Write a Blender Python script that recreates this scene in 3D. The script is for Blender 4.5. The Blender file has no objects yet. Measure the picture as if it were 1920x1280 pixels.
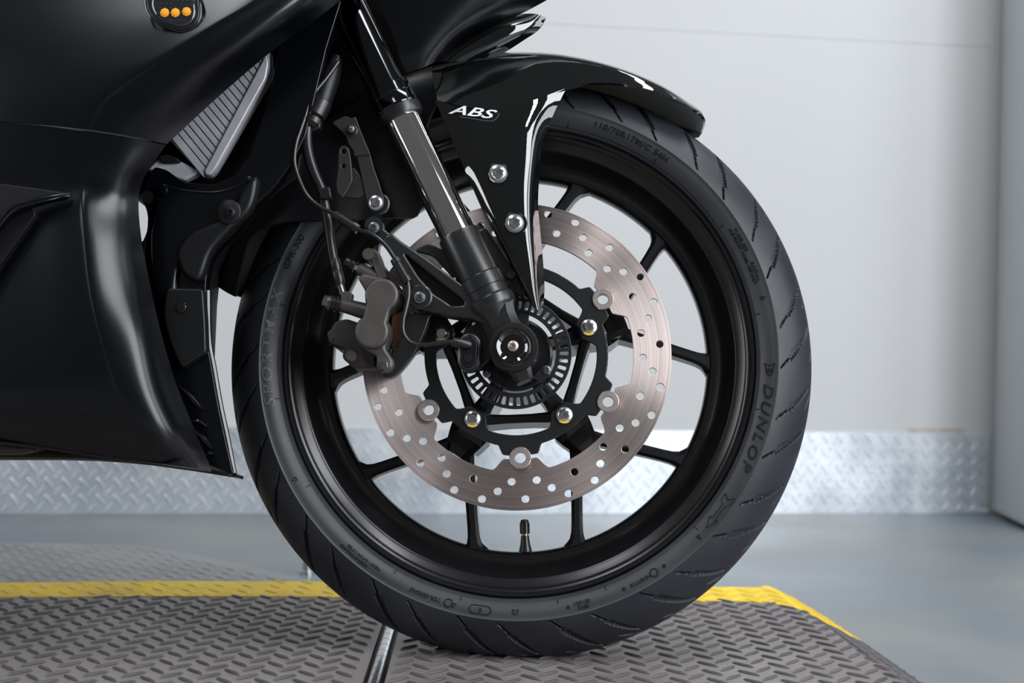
import bpy, bmesh, math, random
import numpy as np
from mathutils import Vector, Matrix

random.seed(7)
SC = bpy.context.scene
COL = SC.collection
RAD = math.radians

# ------------------------------------------------------------------ camera
F = 2666.67                                    # focal length in pixels of the 1920x1280 frame (50 mm on 36 mm)
CAM = np.array([0.0, -1.435, 0.3059])
ROLL = RAD(1.1)
V_R = np.array([math.cos(ROLL), 0, math.sin(ROLL)])
V_U = np.array([-math.sin(ROLL), 0, math.cos(ROLL)])
V_F = np.array([0.0, 1.0, 0.0])
cam = bpy.data.objects.new('camera', bpy.data.cameras.new('camera'))
COL.objects.link(cam)
cam.data.lens = 50; cam.data.sensor_width = 36; cam.data.sensor_fit = 'HORIZONTAL'
cam.data.clip_start = 0.02; cam.data.clip_end = 60
cam.matrix_world = Matrix(((V_R[0], V_U[0], 0, CAM[0]), (V_R[1], V_U[1], -1, CAM[1]), (V_R[2], V_U[2], 0, CAM[2]), (0, 0, 0, 1)))
cam.data.dof.use_dof = True
cam.data.dof.focus_distance = 1.36
cam.data.dof.aperture_fstop = 5.6
SC.camera = cam

# ------------------------------------------------------------------ light
SC.view_settings.view_transform = 'Standard'
SC.view_settings.look = 'None'
SC.view_settings.gamma = 1.0
SC.view_settings.use_curve_mapping = False
SC.view_settings.exposure = 0.12
world = bpy.data.worlds.new('room_ambient'); SC.world = world
world.use_nodes = True
world.node_tree.nodes['Background'].inputs[0].default_value = (0.98, 0.98, 1.0, 1)
world.node_tree.nodes['Background'].inputs[1].default_value = 0.10

def area(name, loc, target, sx, sy, power, color=(1, 1, 1)):
    l = bpy.data.lights.new(name, 'AREA'); l.shape = 'RECTANGLE'; l.size = sx; l.size_y = sy
    l.energy = power; l.color = color
    o = bpy.data.objects.new(name, l); COL.objects.link(o)
    o.location = loc
    d = Vector(target) - Vector(loc)
    o.rotation_euler = d.to_track_quat('-Z', 'Y').to_euler()
    return o
COOL = (0.94, 0.97, 1.0)
area('ceiling_strip_light', (1.0, -0.6, 2.7), (1.0, -0.6, 0), 0.3, 2.6, 42, COOL)
area('ceiling_strip_light', (-1.08, -0.8, 2.7), (-1.08, -0.8, 0), 0.36, 2.6, 30, COOL)
area('wall_fill_light', (1.15, 0.55, 2.2), (1.25, 1.70, 0.10), 1.2, 0.3, 8, COOL)  # added fill lamp that evens out the wall's brightness
area('strip_softbox', (1.85, -1.65, 1.2), (0.1, 0.0, 0.38), 1.1, 2.25, 72, COOL)
area('tread_fill_light', (2.7, -0.55, 1.15), (0.2, 0.0, 0.4), 1.0, 1.3, 20, (0.90, 0.95, 1.0))  # added fill lamp to brighten the right tread, no known window behind it
area('strip_softbox', (-2.5, -0.98, 1.05), (-0.1, 0.0, 0.35), 0.6, 1.5, 20, COOL)

# ------------------------------------------------------------------ frames: wheel frame (x forward, y away from viewer, z up, origin = wheel centre)
LEAN, YAW = 8.0, 3.0
WC = np.array([0.0076, 0.0, 0.284])
RM = np.array((Matrix.Rotation(RAD(-YAW), 3, 'Z') @ Matrix.Rotation(RAD(-LEAN), 3, 'X')))
BASE = 0.287                                    # the wheel centre sits this high above the root of the motorcycle

def ray(px, py):
    return V_F + (px - 960) / F * V_R - (py - 640) / F * V_U
def P(px, py, y):
    """pixel -> point of the motorcycle's own frame lying in its plane y"""
    o = RM.T @ (CAM - WC); d = RM.T @ ray(px, py)
    s = (y - o[1]) / d[1]
    return Vector(o + s * d)
def G(px, py, z=0.0):
    """pixel -> point of the horizontal world plane z"""
    d = ray(px, py); s = (z - CAM[2]) / d[2]
    return Vector(CAM + s * d)
def PL(pts, y):
    return [P(a, b, y) for a, b in pts]

# ------------------------------------------------------------------ materials
def mat(name, color, rough=0.5, metal=0.0, spec=0.5, coat=0.0, bump=0.0, bscale=200.0, vary=0.0, vscale=8.0, rvary=0.0, aniso=0.0, color2=None, detail=4):
    m = bpy.data.materials.new(name); m.use_nodes = True
    nt = m.node_tree; b = nt.nodes['Principled BSDF']
    b.inputs['Base Color'].default_value = (*color, 1)
    b.inputs['Roughness'].default_value = rough
    b.inputs['Metallic'].default_value = metal
    b.inputs['Specular IOR Level'].default_value = spec
    b.inputs['Coat Weight'].default_value = coat
    b.inputs['Coat Roughness'].default_value = 0.02
    tc = nt.nodes.new('ShaderNodeTexCoord')
    n = nt.nodes.new('ShaderNodeTexNoise'); n.inputs['Scale'].default_value = vscale; n.inputs['Detail'].default_value = detail
    nt.links.new(tc.outputs['Object'], n.inputs['Vector'])
    mx = nt.nodes.new('ShaderNodeMix'); mx.data_type = 'RGBA'
    c2 = color2 if color2 else tuple(min(1, c * (1 + vary)) for c in color)
    c1 = color if color2 else tuple(c * (1 - vary) for c in color)
    mx.inputs[6].default_value = (*c1, 1); mx.inputs[7].default_value = (*c2, 1)
    rmp = nt.nodes.new('ShaderNodeMapRange'); rmp.inputs[1].default_value = 0.35; rmp.inputs[2].default_value = 0.65
    nt.links.new(n.outputs['Fac'], rmp.inputs[0]); nt.links.new(rmp.outputs[0], mx.inputs[0])
    nt.links.new(mx.outputs[2], b.inputs['Base Color'])
    if rvary:
        r2 = nt.nodes.new('ShaderNodeMapRange'); r2.inputs[1].default_value = 0.3; r2.inputs[2].default_value = 0.7
        r2.inputs[3].default_value = rough - rvary; r2.inputs[4].default_value = rough + rvary
        nt.links.new(n.outputs['Fac'], r2.inputs[0]); nt.links.new(r2.outputs[0], b.inputs['Roughness'])
    if bump:
        n2 = nt.nodes.new('ShaderNodeTexNoise'); n2.inputs['Scale'].default_value = bscale; n2.inputs['Detail'].default_value = 3
        nt.links.new(tc.outputs['Object'], n2.inputs['Vector'])
        bp = nt.nodes.new('ShaderNodeBump'); bp.inputs['Strength'].default_value = bump; bp.inputs['Distance'].default_value = 0.001
        nt.links.new(n2.outputs['Fac'], bp.inputs['Height']); nt.links.new(bp.outputs[0], b.inputs['Normal'])
    return m

M = {}
M['tread'] = mat('tread_rubber', (0.017, 0.0190, 0.0245), 0.48, spec=0.36, bump=0.12, bscale=900, vary=0.2, vscale=14, rvary=0.08)
M['sidewall'] = mat('sidewall_rubber', (0.028, 0.0300, 0.0345), 0.46, spec=0.5, bump=0.06, bscale=900, vary=0.15, vscale=9, rvary=0.06)
M['letterlight'] = mat('pale_letter_rubber', (0.075, 0.078, 0.084), 0.42, spec=0.5, vary=0.1)
M['letter'] = mat('letter_rubber', (0.008, 0.008, 0.009), 0.7, spec=0.2, vary=0.1)
M['rim'] = mat('satin_black_wheel_paint', (0.006, 0.0062, 0.0068), 0.24, spec=0.5, bump=0.02, bscale=1500, vary=0.1)
M['gloss'] = mat('gloss_black_paint', (0.0025, 0.003, 0.0032), 0.03, spec=0.5, coat=1.0, vary=0.1)
M['fairing'] = mat('matte_black_paint', (0.0012, 0.0018, 0.0030), 0.25, spec=0.42, bump=0.03, bscale=2500, vary=0.12, vscale=5)
M['plastic'] = mat('black_plastic', (0.006, 0.0064, 0.0075), 0.38, spec=0.4, bump=0.08, bscale=1200, vary=0.2)
M['dark'] = mat('deep_black_plastic', (0.005, 0.005, 0.006), 0.5, spec=0.3, vary=0.2)
M['hose'] = mat('black_hose_rubber', (0.009, 0.009, 0.010), 0.33, spec=0.5, vary=0.15)
M['chrome'] = mat('polished_fork_chrome', (0.80, 0.80, 0.79), 0.05, metal=1.0, vary=0.03)
M['anod'] = mat('black_anodised_tube', (0.045, 0.048, 0.052), 0.09, metal=1.0, vary=0.08, coat=0.4)
M['cast'] = mat('satin_black_casting', (0.012, 0.0125, 0.0135), 0.30, spec=0.55, bump=0.05, bscale=1400, vary=0.15)
M['caliper'] = mat('grey_caliper_casting', (0.078, 0.070, 0.066), 0.42, metal=0.35, bump=0.08, bscale=1500, vary=0.12, vscale=40)
M['bracket'] = mat('brown_black_steel', (0.030, 0.027, 0.026), 0.38, metal=0.25, bump=0.04, bscale=800, vary=0.15)
M['zinc'] = mat('zinc_bolt', (0.62, 0.63, 0.64), 0.24, metal=1.0, vary=0.1, vscale=120)
M['zincdark'] = mat('dull_bolt_steel', (0.25, 0.26, 0.28), 0.33, metal=1.0, vary=0.3, vscale=200)
M['bobbin'] = mat('float_button_steel', (0.80, 0.73, 0.69), 0.36, metal=1.0, vary=0.1, vscale=80)
M['pinkbolt'] = mat('copper_tinted_bolt', (0.62, 0.47, 0.44), 0.35, metal=0.9, vary=0.1)
M['yellowmark'] = mat('yellow_paint_mark', (0.70, 0.50, 0.08), 0.5, vary=0.1)
M['pad'] = mat('brake_pad_copper', (0.32, 0.15, 0.09), 0.5, metal=0.5, vary=0.2, vscale=60)
M['alu'] = mat('radiator_aluminium', (0.50, 0.50, 0.545), 0.42, metal=0.35, vary=0.1, vscale=40)
M['white'] = mat('white_decal', (0.82, 0.83, 0.84), 0.4, vary=0.02)
M['greyline'] = mat('grey_decal_line', (0.16, 0.16, 0.17), 0.4, vary=0.02)
M['amber'] = mat('amber_reflector', (0.85, 0.36, 0.02), 0.35, vary=0.1)
M['smoke'] = mat('smoked_lens_shell', (0.012, 0.014, 0.017), 0.06, spec=0.6, coat=1.0, vary=0.1)
M['brass'] = mat('brass_valve', (0.45, 0.24, 0.12), 0.35, metal=1.0, vary=0.1)
M['wall'] = mat('white_wall_paint', (0.495, 0.500, 0.507), 0.6, spec=0.2, bump=0.02, bscale=120, vary=0.012, vscale=2.5)
M['door'] = mat('grey_door_paint', (0.50, 0.525, 0.54), 0.5, spec=0.35, vary=0.02, vscale=3)
M['stain'] = mat('brown_stain', (0.42, 0.36, 0.31), 0.7, vary=0.15, vscale=40)
M['floor'] = mat('grey_floor_paint', (0.150, 0.180, 0.206), 0.42, spec=0.5, bump=0.1, bscale=60, color2=(0.228, 0.234, 0.230), vscale=2.2, rvary=0.1, detail=8)
M['platform'] = mat('worn_platform_paint', (0.150, 0.118, 0.122), 0.42, spec=0.5, bump=0.12, bscale=150, color2=(0.215, 0.190, 0.185), vscale=6.0, rvary=0.10, detail=8)
M['lug'] = mat('dark_steel_lug', (0.064, 0.065, 0.070), 0.45, spec=0.4, bump=0.08, bscale=200, color2=(0.105, 0.102, 0.104), vscale=9.0, rvary=0.08)  # lugs a darker tone than the deck around them
M['yellow'] = mat('yellow_edge_paint', (0.86, 0.60, 0.020), 0.45, spec=0.4, color2=(0.60, 0.41, 0.030), vscale=9, bump=0.1, bscale=120, detail=8)
M['plate'] = mat('galvanised_tread_plate', (0.55, 0.59, 0.64), 0.27, metal=0.60, color2=(0.68, 0.71, 0.75), vscale=10, rvary=0.06, bump=0.05, bscale=60, detail=6)
M['plug'] = mat('white_scuff', (0.7, 0.7, 0.7), 0.6, vary=0.1)

def disc_material():
    m = bpy.data.materials.new('brushed_disc_steel'); m.use_nodes = True
    nt = m.node_tree; b = nt.nodes['Principled BSDF']
    tc = nt.nodes.new('ShaderNodeTexCoord'); sep = nt.nodes.new('ShaderNodeSeparateXYZ')
    nt.links.new(tc.outputs['Object'], sep.inputs[0])
    def math_node(op, a, bb=None, v=None):
        k = nt.nodes.new('ShaderNodeMath'); k.operation = op
        nt.links.new(a, k.inputs[0])
        if bb is not None: nt.links.new(bb, k.inputs[1])
        elif v is not None: k.inputs[1].default_value = v
        return k.outputs[0]
    x2 = math_node('MULTIPLY', sep.outputs[0], sep.outputs[0]); z2 = math_node('MULTIPLY', sep.outputs[2], sep.outputs[2])
    r = math_node('SQRT', math_node('ADD', x2, z2))
    n = nt.nodes.new('ShaderNodeTexNoise'); n.noise_dimensions = '1D'; n.inputs['Scale'].default_value = 900; n.inputs['Detail'].default_value = 4
    nt.links.new(r, n.inputs['W'])
    n2 = nt.nodes.new('ShaderNodeTexNoise'); n2.noise_dimensions = '1D'; n2.inputs['Scale'].default_value = 190; n2.inputs['Detail'].default_value = 2
    nt.links.new(r, n2.inputs['W'])
    cr = nt.nodes.new('ShaderNodeMix'); cr.data_type = 'RGBA'
    cr.inputs[6].default_value = (0.47, 0.355, 0.325, 1); cr.inputs[7].default_value = (0.98, 0.89, 0.86, 1)
    nt.links.new(n.outputs['Fac'], cr.inputs[0])
    cr2 = nt.nodes.new('ShaderNodeMix'); cr2.data_type = 'RGBA'; cr2.blend_type = 'MULTIPLY'; cr2.inputs[0].default_value = 0.35
    nt.links.new(cr.outputs[2], cr2.inputs[6]); nt.links.new(n2.outputs['Fac'], cr2.inputs[7])
    nt.links.new(cr2.outputs[2], b.inputs['Base Color'])
    b.inputs['Metallic'].default_value = 1.0
    b.inputs['Roughness'].default_value = 0.46
    b.inputs['Anisotropic'].default_value = 0.94
    b.inputs['Anisotropic Rotation'].default_value = 0.25
    tg = nt.nodes.new('ShaderNodeTangent'); tg.direction_type = 'RADIAL'; tg.axis = 'Y'
    nt.links.new(tg.outputs[0], b.inputs['Tangent'])
    bp = nt.nodes.new('ShaderNodeBump'); bp.inputs['Strength'].default_value = 0.25; bp.inputs['Distance'].default_value = 0.0002
    nt.links.new(n.outputs['Fac'], bp.inputs['Height']); nt.links.new(bp.outputs[0], b.inputs['Normal'])
    return m
M['disc'] = disc_material()

# ------------------------------------------------------------------ mesh helpers
BIKE = None
def finish(me, material, smooth=True, angle=32):
    if len(me.materials): me.materials.clear()
    for mm in (material if isinstance(material, (list, tuple)) else [material]):
        me.materials.append(M[mm] if isinstance(mm, str) else mm)
    if smooth:
        me.shade_smooth()
        me.set_sharp_from_angle(angle=RAD(angle))
def obj(name, me, material=None, parent=None, smooth=True, angle=32):
    if material is not None: finish(me, material, smooth, angle)
    o = bpy.data.objects.new(name, me); COL.objects.link(o)
    if parent is not None:
        o.parent = parent
        if BIKE is not None and parent is BIKE: o.location = (0, 0, BASE)
    return o
def tag(o, label=None, cat=None, group=None, kind=None):
    if label: o['label'] = label
    if cat: o['category'] = cat
    if group: o['group'] = group
    if kind: o['kind'] = kind
    return o
def mesh_of(verts, faces, name='mesh'):
    me = bpy.data.meshes.new(name)
    me.from_pydata([tuple(v) for v in verts], [], faces)
    me.update(); return me
def fix_normals(me):
    bm = bmesh.new(); bm.from_mesh(me)
    bmesh.ops.recalc_face_normals(bm, faces=bm.faces)
    bm.to_mesh(me); bm.free(); return me
def join_meshes(ms, name='mesh'):
    bm = bmesh.new()
    for m_ in ms: bm.from_mesh(m_)
    me = bpy.data.meshes.new(name); bm.to_mesh(me); bm.free(); return me

def cr_open(pts, n=6):
    """centripetal Catmull-Rom through the points, so uneven spacing does not overshoot"""
    pts = [Vector(p) for p in pts]
    out = []
    ext = [2 * pts[0] - pts[1]] + pts + [2 * pts[-1] - pts[-2]]
    for i in range(len(pts) - 1):
        p0, p1, p2, p3 = ext[i:i + 4]
        t0 = 0.0; t1 = t0 + max((p1 - p0).length, 1e-6) ** 0.5; t2 = t1 + max((p2 - p1).length, 1e-6) ** 0.5; t3 = t2 + max((p3 - p2).length, 1e-6) ** 0.5
        for k in range(n):
            t = t1 + (t2 - t1) * k / n
            a1 = p0 * ((t1 - t) / (t1 - t0)) + p1 * ((t - t0) / (t1 - t0)); a2 = p1 * ((t2 - t) / (t2 - t1)) + p2 * ((t - t1) / (t2 - t1)); a3 = p2 * ((t3 - t) / (t3 - t2)) + p3 * ((t - t2) / (t3 - t2))
            b1 = a1 * ((t2 - t) / (t2 - t0)) + a2 * ((t - t0) / (t2 - t0)); b2 = a2 * ((t3 - t) / (t3 - t1)) + a3 * ((t - t1) / (t3 - t1))
            out.append(b1 * ((t2 - t) / (t2 - t1)) + b2 * ((t - t1) / (t2 - t1)))
    out.append(pts[-1]); return out
def cr_closed(pts, n=6):
    pts = [Vector(p) for p in pts]; N = len(pts); out = []
    for i in range(N):
        p0, p1, p2, p3 = pts[i - 1], pts[i], pts[(i + 1) % N], pts[(i + 2) % N]
        for k in range(n):
            t = k / n
            out.append(0.5 * ((2 * p1) + (p2 - p0) * t + (2 * p0 - 5 * p1 + 4 * p2 - p3) * t * t + (3 * p1 - p0 - 3 * p2 + p3) * t ** 3))
    return out
def rounded(pts, rad=0.003, n=5):
    """round the corners of a closed polygon of (x, z)"""
    out = []; N = len(pts)
    pts = [Vector((p[0], p[1])) for p in pts]
    for i in range(N):
        a, b, c = pts[i - 1], pts[i], pts[(i + 1) % N]
        u = (a - b); v = (c - b); r = min(rad, u.length * 0.45, v.length * 0.45)
        u.normalize(); v.normalize()
        s, e = b + u * r, b + v * r
        for k in range(n + 1):
            t = k / n
            out.append((1 - t) ** 2 * s + 2 * t * (1 - t) * b + t * t * e)
    return out
def circle2(cx, cz, r, n=24):
    return [(cx + r * math.cos(2 * math.pi * k / n), cz + r * math.sin(2 * math.pi * k / n)) for k in range(n)]

def plate_mesh(outlines, y0, y1, bevel=0.0008, bres=2):
    """flat plate in the x-z plane from y0 (near) to y1 (far); the first outline is the edge, the others holes"""
    cu = bpy.data.curves.new('tmp', 'CURVE'); cu.dimensions = '2D'; cu.fill_mode = 'BOTH'
    th = abs(y1 - y0) / 2
    bevel = min(bevel, th * 0.9)
    cu.extrude = th - bevel; cu.bevel_depth = bevel; cu.bevel_resolution = bres; cu.offset = -bevel
    for o in outlines:
        sp = cu.splines.new('POLY'); sp.points.add(len(o) - 1)
        for p, q in zip(sp.points, o): p.co = (q[0], q[1], 0, 1)
        sp.use_cyclic_u = True
    ob = bpy.data.objects.new('tmp', cu); COL.objects.link(ob)
    dg = bpy.context.evaluated_depsgraph_get()
    me = bpy.data.meshes.new_from_object(ob.evaluated_get(dg))
    bpy.data.objects.remove(ob); bpy.data.curves.remove(cu)
    ym = (y0 + y1) / 2
    n = len(me.vertices); co = np.empty(n * 3, 'f'); me.vertices.foreach_get('co', co); co = co.reshape(-1, 3)
    new = np.stack([co[:, 0], ym - co[:, 2], co[:, 1]], 1)
    me.vertices.foreach_set('co', new.ravel()); me.update()
    return me
def xz(pts): return [(p[0], p[2]) for p in pts]
def pplate(px, y0, y1, bevel=0.0008, smooth=False, rad=0.002, holes=()):
    pts = xz(PL(px, y0))
    if smooth: pts = [(p.x, p.y) for p in cr_closed([Vector((a, b, 0)) for a, b in pts], 6)]
    elif rad: pts = rounded(pts, rad)
    hs = []
    for h in holes:
        hp = xz(PL(h, y0)) if not isinstance(h[0], float) else h
        hs.append(rounded(hp, rad))
    return plate_mesh([pts] + hs, y0, y1, bevel)

def grid_faces(nu, nv, closed_u=False, closed_v=False, off=0):
    f = []
    for i in range(nu if closed_u else nu - 1):
        for j in range(nv if closed_v else nv - 1):
            a = i * nv + j; b = ((i + 1) % nu) * nv + j
            c = ((i + 1) % nu) * nv + (j + 1) % nv; d = i * nv + (j + 1) % nv
            f.append((a + off, b + off, c + off, d + off))
    return f
def lathe(profile, n=96, closed=True):
    """profile of (r, y) turned round the wheel axis y"""
    v = []; m = len(profile)
    for i in range(n):
        a = 2 * math.pi * i / n; s, c = math.sin(a), math.cos(a)
        for r, y in profile: v.append((r * s, y, r * c))
    return fix_normals(mesh_of(v, grid_faces(n, m, True, closed)))
def revolve(profile, p0, p1, n=32):
    """profile of (t in metres from p0 towards p1, radius); capped"""
    p0 = Vector(p0); ax = (Vector(p1) - p0).normalized()
    u = ax.orthogonal().normalized(); w = ax.cross(u)
    v = []; m = len(profile)
    for t, r in profile:
        for k in range(n):
            a = 2 * math.pi * k / n
            v.append(p0 + ax * t + (u * math.cos(a) + w * math.sin(a)) * r)
    f = [(i * n + k, i * n + (k + 1) % n, (i + 1) * n + (k + 1) % n, (i + 1) * n + k) for i in range(m - 1) for k in range(n)]
    f.append(tuple(range(n))[::-1]); f.append(tuple(range((m - 1) * n, m * n)))
    return fix_normals(mesh_of(v, f))
def tube(path, r, n=12, res=6, smooth=True):
    pts = cr_open(path, res) if smooth else [Vector(p) for p in path]
    N = len(pts)
    rr = r if isinstance(r, (list, tuple)) else [r, r]
    v = []; prev = None
    for i, p in enumerate(pts):
        d = (pts[min(i + 1, N - 1)] - pts[max(i - 1, 0)]).normalized()
        if prev is None: u = d.orthogonal().normalized()
        else: u = (prev - d * prev.dot(d)).normalized()
        prev = u; w = d.cross(u)
        t = i / (N - 1) * (len(rr) - 1); k0 = min(int(t), len(rr) - 2); q = rr[k0] + (rr[k0 + 1] - rr[k0]) * (t - k0)
        for k in range(n):
            a = 2 * math.pi * k / n; v.append(p + (u * math.cos(a) + w * math.sin(a)) * q)
    f = [(i * n + k, i * n + (k + 1) % n, (i + 1) * n + (k + 1) % n, (i + 1) * n + k) for i in range(N - 1) for k in range(n)]
    f.append(tuple(range(n))[::-1]); f.append(tuple(range((N - 1) * n, N * n)))
    return fix_normals(mesh_of(v, f))
def loft(sections):
    n = len(sections[0]); v = [p for s in sections for p in s]; m = len(sections)
    f = [(i * n + k, i * n + (k + 1) % n, (i + 1) * n + (k + 1) % n, (i + 1) * n + k) for i in range(m - 1) for k in range(n)]
    f.append(tuple(range(n))[::-1]); f.append(tuple(range((m - 1) * n, m * n)))
    return fix_normals(mesh_of(v, f))
def sheet(rows, nu=5, nv=5, th=0.003, flip=False, two=False):
    """smooth thick sheet through a grid of control points; thickness grows away from the viewer (+y)"""
    a = [cr_open(r, nv) for r in rows]
    cols = list(zip(*a))
    b = [cr_open(c, nu) for c in cols]
    g = np.array([[tuple(p) for p in c] for c in b])            # [v][u]
    g = np.transpose(g, (1, 0, 2)); NU, NV = g.shape[:2]
    du = np.gradient(g, axis=0); dv = np.gradient(g, axis=1)
    nr = np.cross(du, dv); nr /= np.maximum(np.linalg.norm(nr, axis=2, keepdims=True), 1e-9)
    if flip: nr = -nr
    back = g + nr * th
    v = np.concatenate([g.reshape(-1, 3), back.reshape(-1, 3)]); N = NU * NV
    f = grid_faces(NU, NV) + [tuple(reversed(q)) for q in grid_faces(NU, NV, off=N)]
    ring = [(i, 0) for i in range(NU)] + [(NU - 1, j) for j in range(1, NV)] + [(i, NV - 1) for i in range(NU - 2, -1, -1)] + [(0, j) for j in range(NV - 2, 0, -1)]
    ids = [i * NV + j for i, j in ring]
    for k in range(len(ids)):
        p, q = ids[k], ids[(k + 1) % len(ids)]
        f.append((p, q, q + N, p + N))
    me = fix_normals(mesh_of(v, f))
    if two:
        nq = (NU - 1) * (NV - 1); mi = np.zeros(len(f), 'i'); mi[nq:2 * nq] = 1
        me.polygons.foreach_set('material_index', mi)
    return me, g
def hexbolt(p, r, h=0.006, facing=(0, -1, 0)):
    p = Vector(p); return revolve([(0, r), (h * 0.8, r), (h, r * 0.86)], p, p + Vector(facing), 6)
def socket_bolt(p, r, h=0.005, flange=1.0, facing=(0, -1, 0), n=28):
    """button head with a hexagonal socket"""
    p = Vector(p); q = p + Vector(facing)
    return revolve([(0, r * flange), (h * 0.25, r * flange), (h * 0.40, r * 0.95), (h * 0.52, r * 0.66), (h * 0.62, r * 0.60), (h, r * 0.52), (h, r * 0.34), (h * 0.35, r * 0.31), (h * 0.35, 0.0001)], p, q, n)
def text_mesh(body, size, extrude=0.0003, bevel=0.0, shear=0.0, space=1.0, width=1.0):
    cu = bpy.data.curves.new('tmp', 'FONT'); cu.body = body; cu.size = size; cu.align_x = 'CENTER'; cu.align_y = 'CENTER'
    cu.extrude = extrude; cu.bevel_depth = bevel; cu.shear = shear; cu.space_character = space; cu.resolution_u = 3; cu.offset = size * 0.012
    ob = bpy.data.objects.new('tmp', cu); COL.objects.link(ob)
    me = bpy.data.meshes.new_from_object(ob.evaluated_get(bpy.context.evaluated_depsgraph_get()))
    bpy.data.objects.remove(ob); bpy.data.curves.remove(cu)
    n = len(me.vertices); co = np.empty(n * 3, 'f'); me.vertices.foreach_get('co', co); co = co.reshape(-1, 3)
    co[:, 0] *= width
    me.vertices.foreach_set('co', co.ravel()); me.update()
    return me
def remap(me, fn):
    n = len(me.vertices); co = np.empty(n * 3, 'f'); me.vertices.foreach_get('co', co); co = co.reshape(-1, 3)
    me.vertices.foreach_set('co', np.array([fn(*c) for c in co], 'f').ravel()); me.update(); return me

# ================================================================== SETTING
FLOOR_Z = -0.05
WALL_Y0, WALL_T = 1.495, 0.167                     # back wall: y = WALL_Y0 + WALL_T * x
def wall_pt(px, py):
    d = ray(px, py); s = (WALL_Y0 + WALL_T * CAM[0] - CAM[1]) / (d[1] - WALL_T * d[0])
    return Vector(CAM + s * d)
def slab(name, quad, thick, material, n):
    q = [Vector(p) for p in quad]; nn = Vector(n) * thick
    v = q + [p + nn for p in q]
    me = mesh_of(v, [(0, 1, 2, 3), (7, 6, 5, 4), (0, 4, 5, 1), (1, 5, 6, 2), (2, 6, 7, 3), (3, 7, 4, 0)])
    return obj(name, fix_normals(me), material, None, smooth=False)
o = slab('floor', [(-5, -4, FLOOR_Z), (5, -4, FLOOR_Z), (5, 3, FLOOR_Z), (-5, 3, FLOOR_Z)], 0.1, 'floor', (0, 0, -1)); tag(o, kind='structure')
o['label'] = 'grey blue painted concrete floor with brownish worn patches'
corner = wall_pt(1860, 960); corner.z = FLOOR_Z
def wl(x, z): return Vector((x, WALL_Y0 + WALL_T * x, z))
o = slab('wall_back', [wl(-4.5, FLOOR_Z), wl(corner.x, FLOOR_Z), wl(corner.x, 3.2), wl(-4.5, 3.2)], 0.1, 'wall', (-WALL_T, 1, 0)); tag(o, kind='structure')
o['label'] = 'off white painted wall behind the motorcycle with a faint panel seam'
WALL = o
# panel seam in the wall, a shallow strip just proud of the paint
s0, s1 = wall_pt(900, 36), wall_pt(1868, 88)
nw = Vector((-WALL_T, 1, 0)).normalized()
def wall_strip(name, a, b, half, proud, material, parent):
    up = Vector((0, 0, half)); q = [a - up, b - up, b + up, a + up]
    v = [p - nw * proud for p in q] + [p + nw * 0.0005 for p in q]
    me = mesh_of(v, [(0, 1, 2, 3), (7, 6, 5, 4), (0, 4, 5, 1), (1, 5, 6, 2), (2, 6, 7, 3), (3, 7, 4, 0)])
    return obj(name, fix_normals(me), material, parent, smooth=False)
s_left = s0 + (s0 - s1) * 3.0
wall_strip('panel_seam', s_left, s1, 0.0014, 0.0010, 'wall', WALL)
a, b = wall_pt(1702, 806), wall_pt(1810, 806)
wall_strip('stain', a, b, 0.0045, 0.0008, 'stain', WALL)
# right hand panel / door standing at an angle
d1 = G(1925, 988, FLOOR_Z + 0.008)
dirv = (Vector((d1.x, d1.y, 0)) - Vector((corner.x, corner.y, 0))).normalized()
dn = Vector((-dirv.y, dirv.x, 0)); dn = dn if dn.x > 0 else -dn
c0 = Vector((corner.x, corner.y, 0)) - Vector((0.0, 0.004, 0))
q = [c0 + Vector((0, 0, FLOOR_Z + 0.010)), c0 + dirv * 0.30 + Vector((0, 0, FLOOR_Z + 0.010)), c0 + dirv * 0.30 + Vector((0, 0, 2.3)), c0 + Vector((0, 0, 2.3))]
o = slab('door_1', q, 0.05, 'door', dn); tag(o, kind='structure'); o['label'] = 'pale grey door panel standing at an angle at the right edge'
DOOR = o
e = [c0 - dn * 0.003 + Vector((0, 0, FLOOR_Z + 0.012)), c0 + dirv * 0.30 - dn * 0.003 + Vector((0, 0, FLOOR_Z + 0.012))]
v = e + [e[1] + Vector((0, 0, 0.012)), e[0] + Vector((0, 0, 0.012))]
v = v + [p + dn * 0.004 for p in v]
obj('door_sweep', fix_normals(mesh_of(v, [(0, 1, 2, 3), (7, 6, 5, 4), (0, 4, 5, 1), (1, 5, 6, 2), (2, 6, 7, 3), (3, 7, 4, 0)])), 'wall', DOOR, smooth=False)

# ------------------------------------------------------------------ tread lugs
def lug_template(L=0.028, W=0.0054, H=0.0015):
    top, bot = [], []
    n = 8
    for k in range(n):
        a = 2 * math.pi * k / n
        c, s = math.cos(a), math.sin(a)
        bot.append((L / 2 * c, W / 2 * s * (0.85 if abs(c) < .9 else 1), 0))
        top.append((L / 2 * 0.72 * c, W / 2 * 0.42 * s, H))
    f = [(k, (k + 1) % n, n + (k + 1) % n, n + k) for k in range(n)] + [tuple(range(n, 2 * n))]
    return np.array(bot + top), f
LT, LF = lug_template()
def lugs_mesh(centres, angles, frame_fn, mats=None):
    V, FA, MI = [], [], []
    for i, (c, a) in enumerate(zip(centres, angles)):
        ca, sa = math.cos(a), math.sin(a); b = len(V)
        for x, y, z in LT:
            V.append(frame_fn(c[0] + x * ca - y * sa, c[1] + x * sa + y * ca, z))
        for f in LF: FA.append(tuple(b + k for k in f)); MI.append(mats[i] if mats else 0)
    me = mesh_of(V, FA)
    me.polygons.foreach_set('material_index', MI); return me
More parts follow.
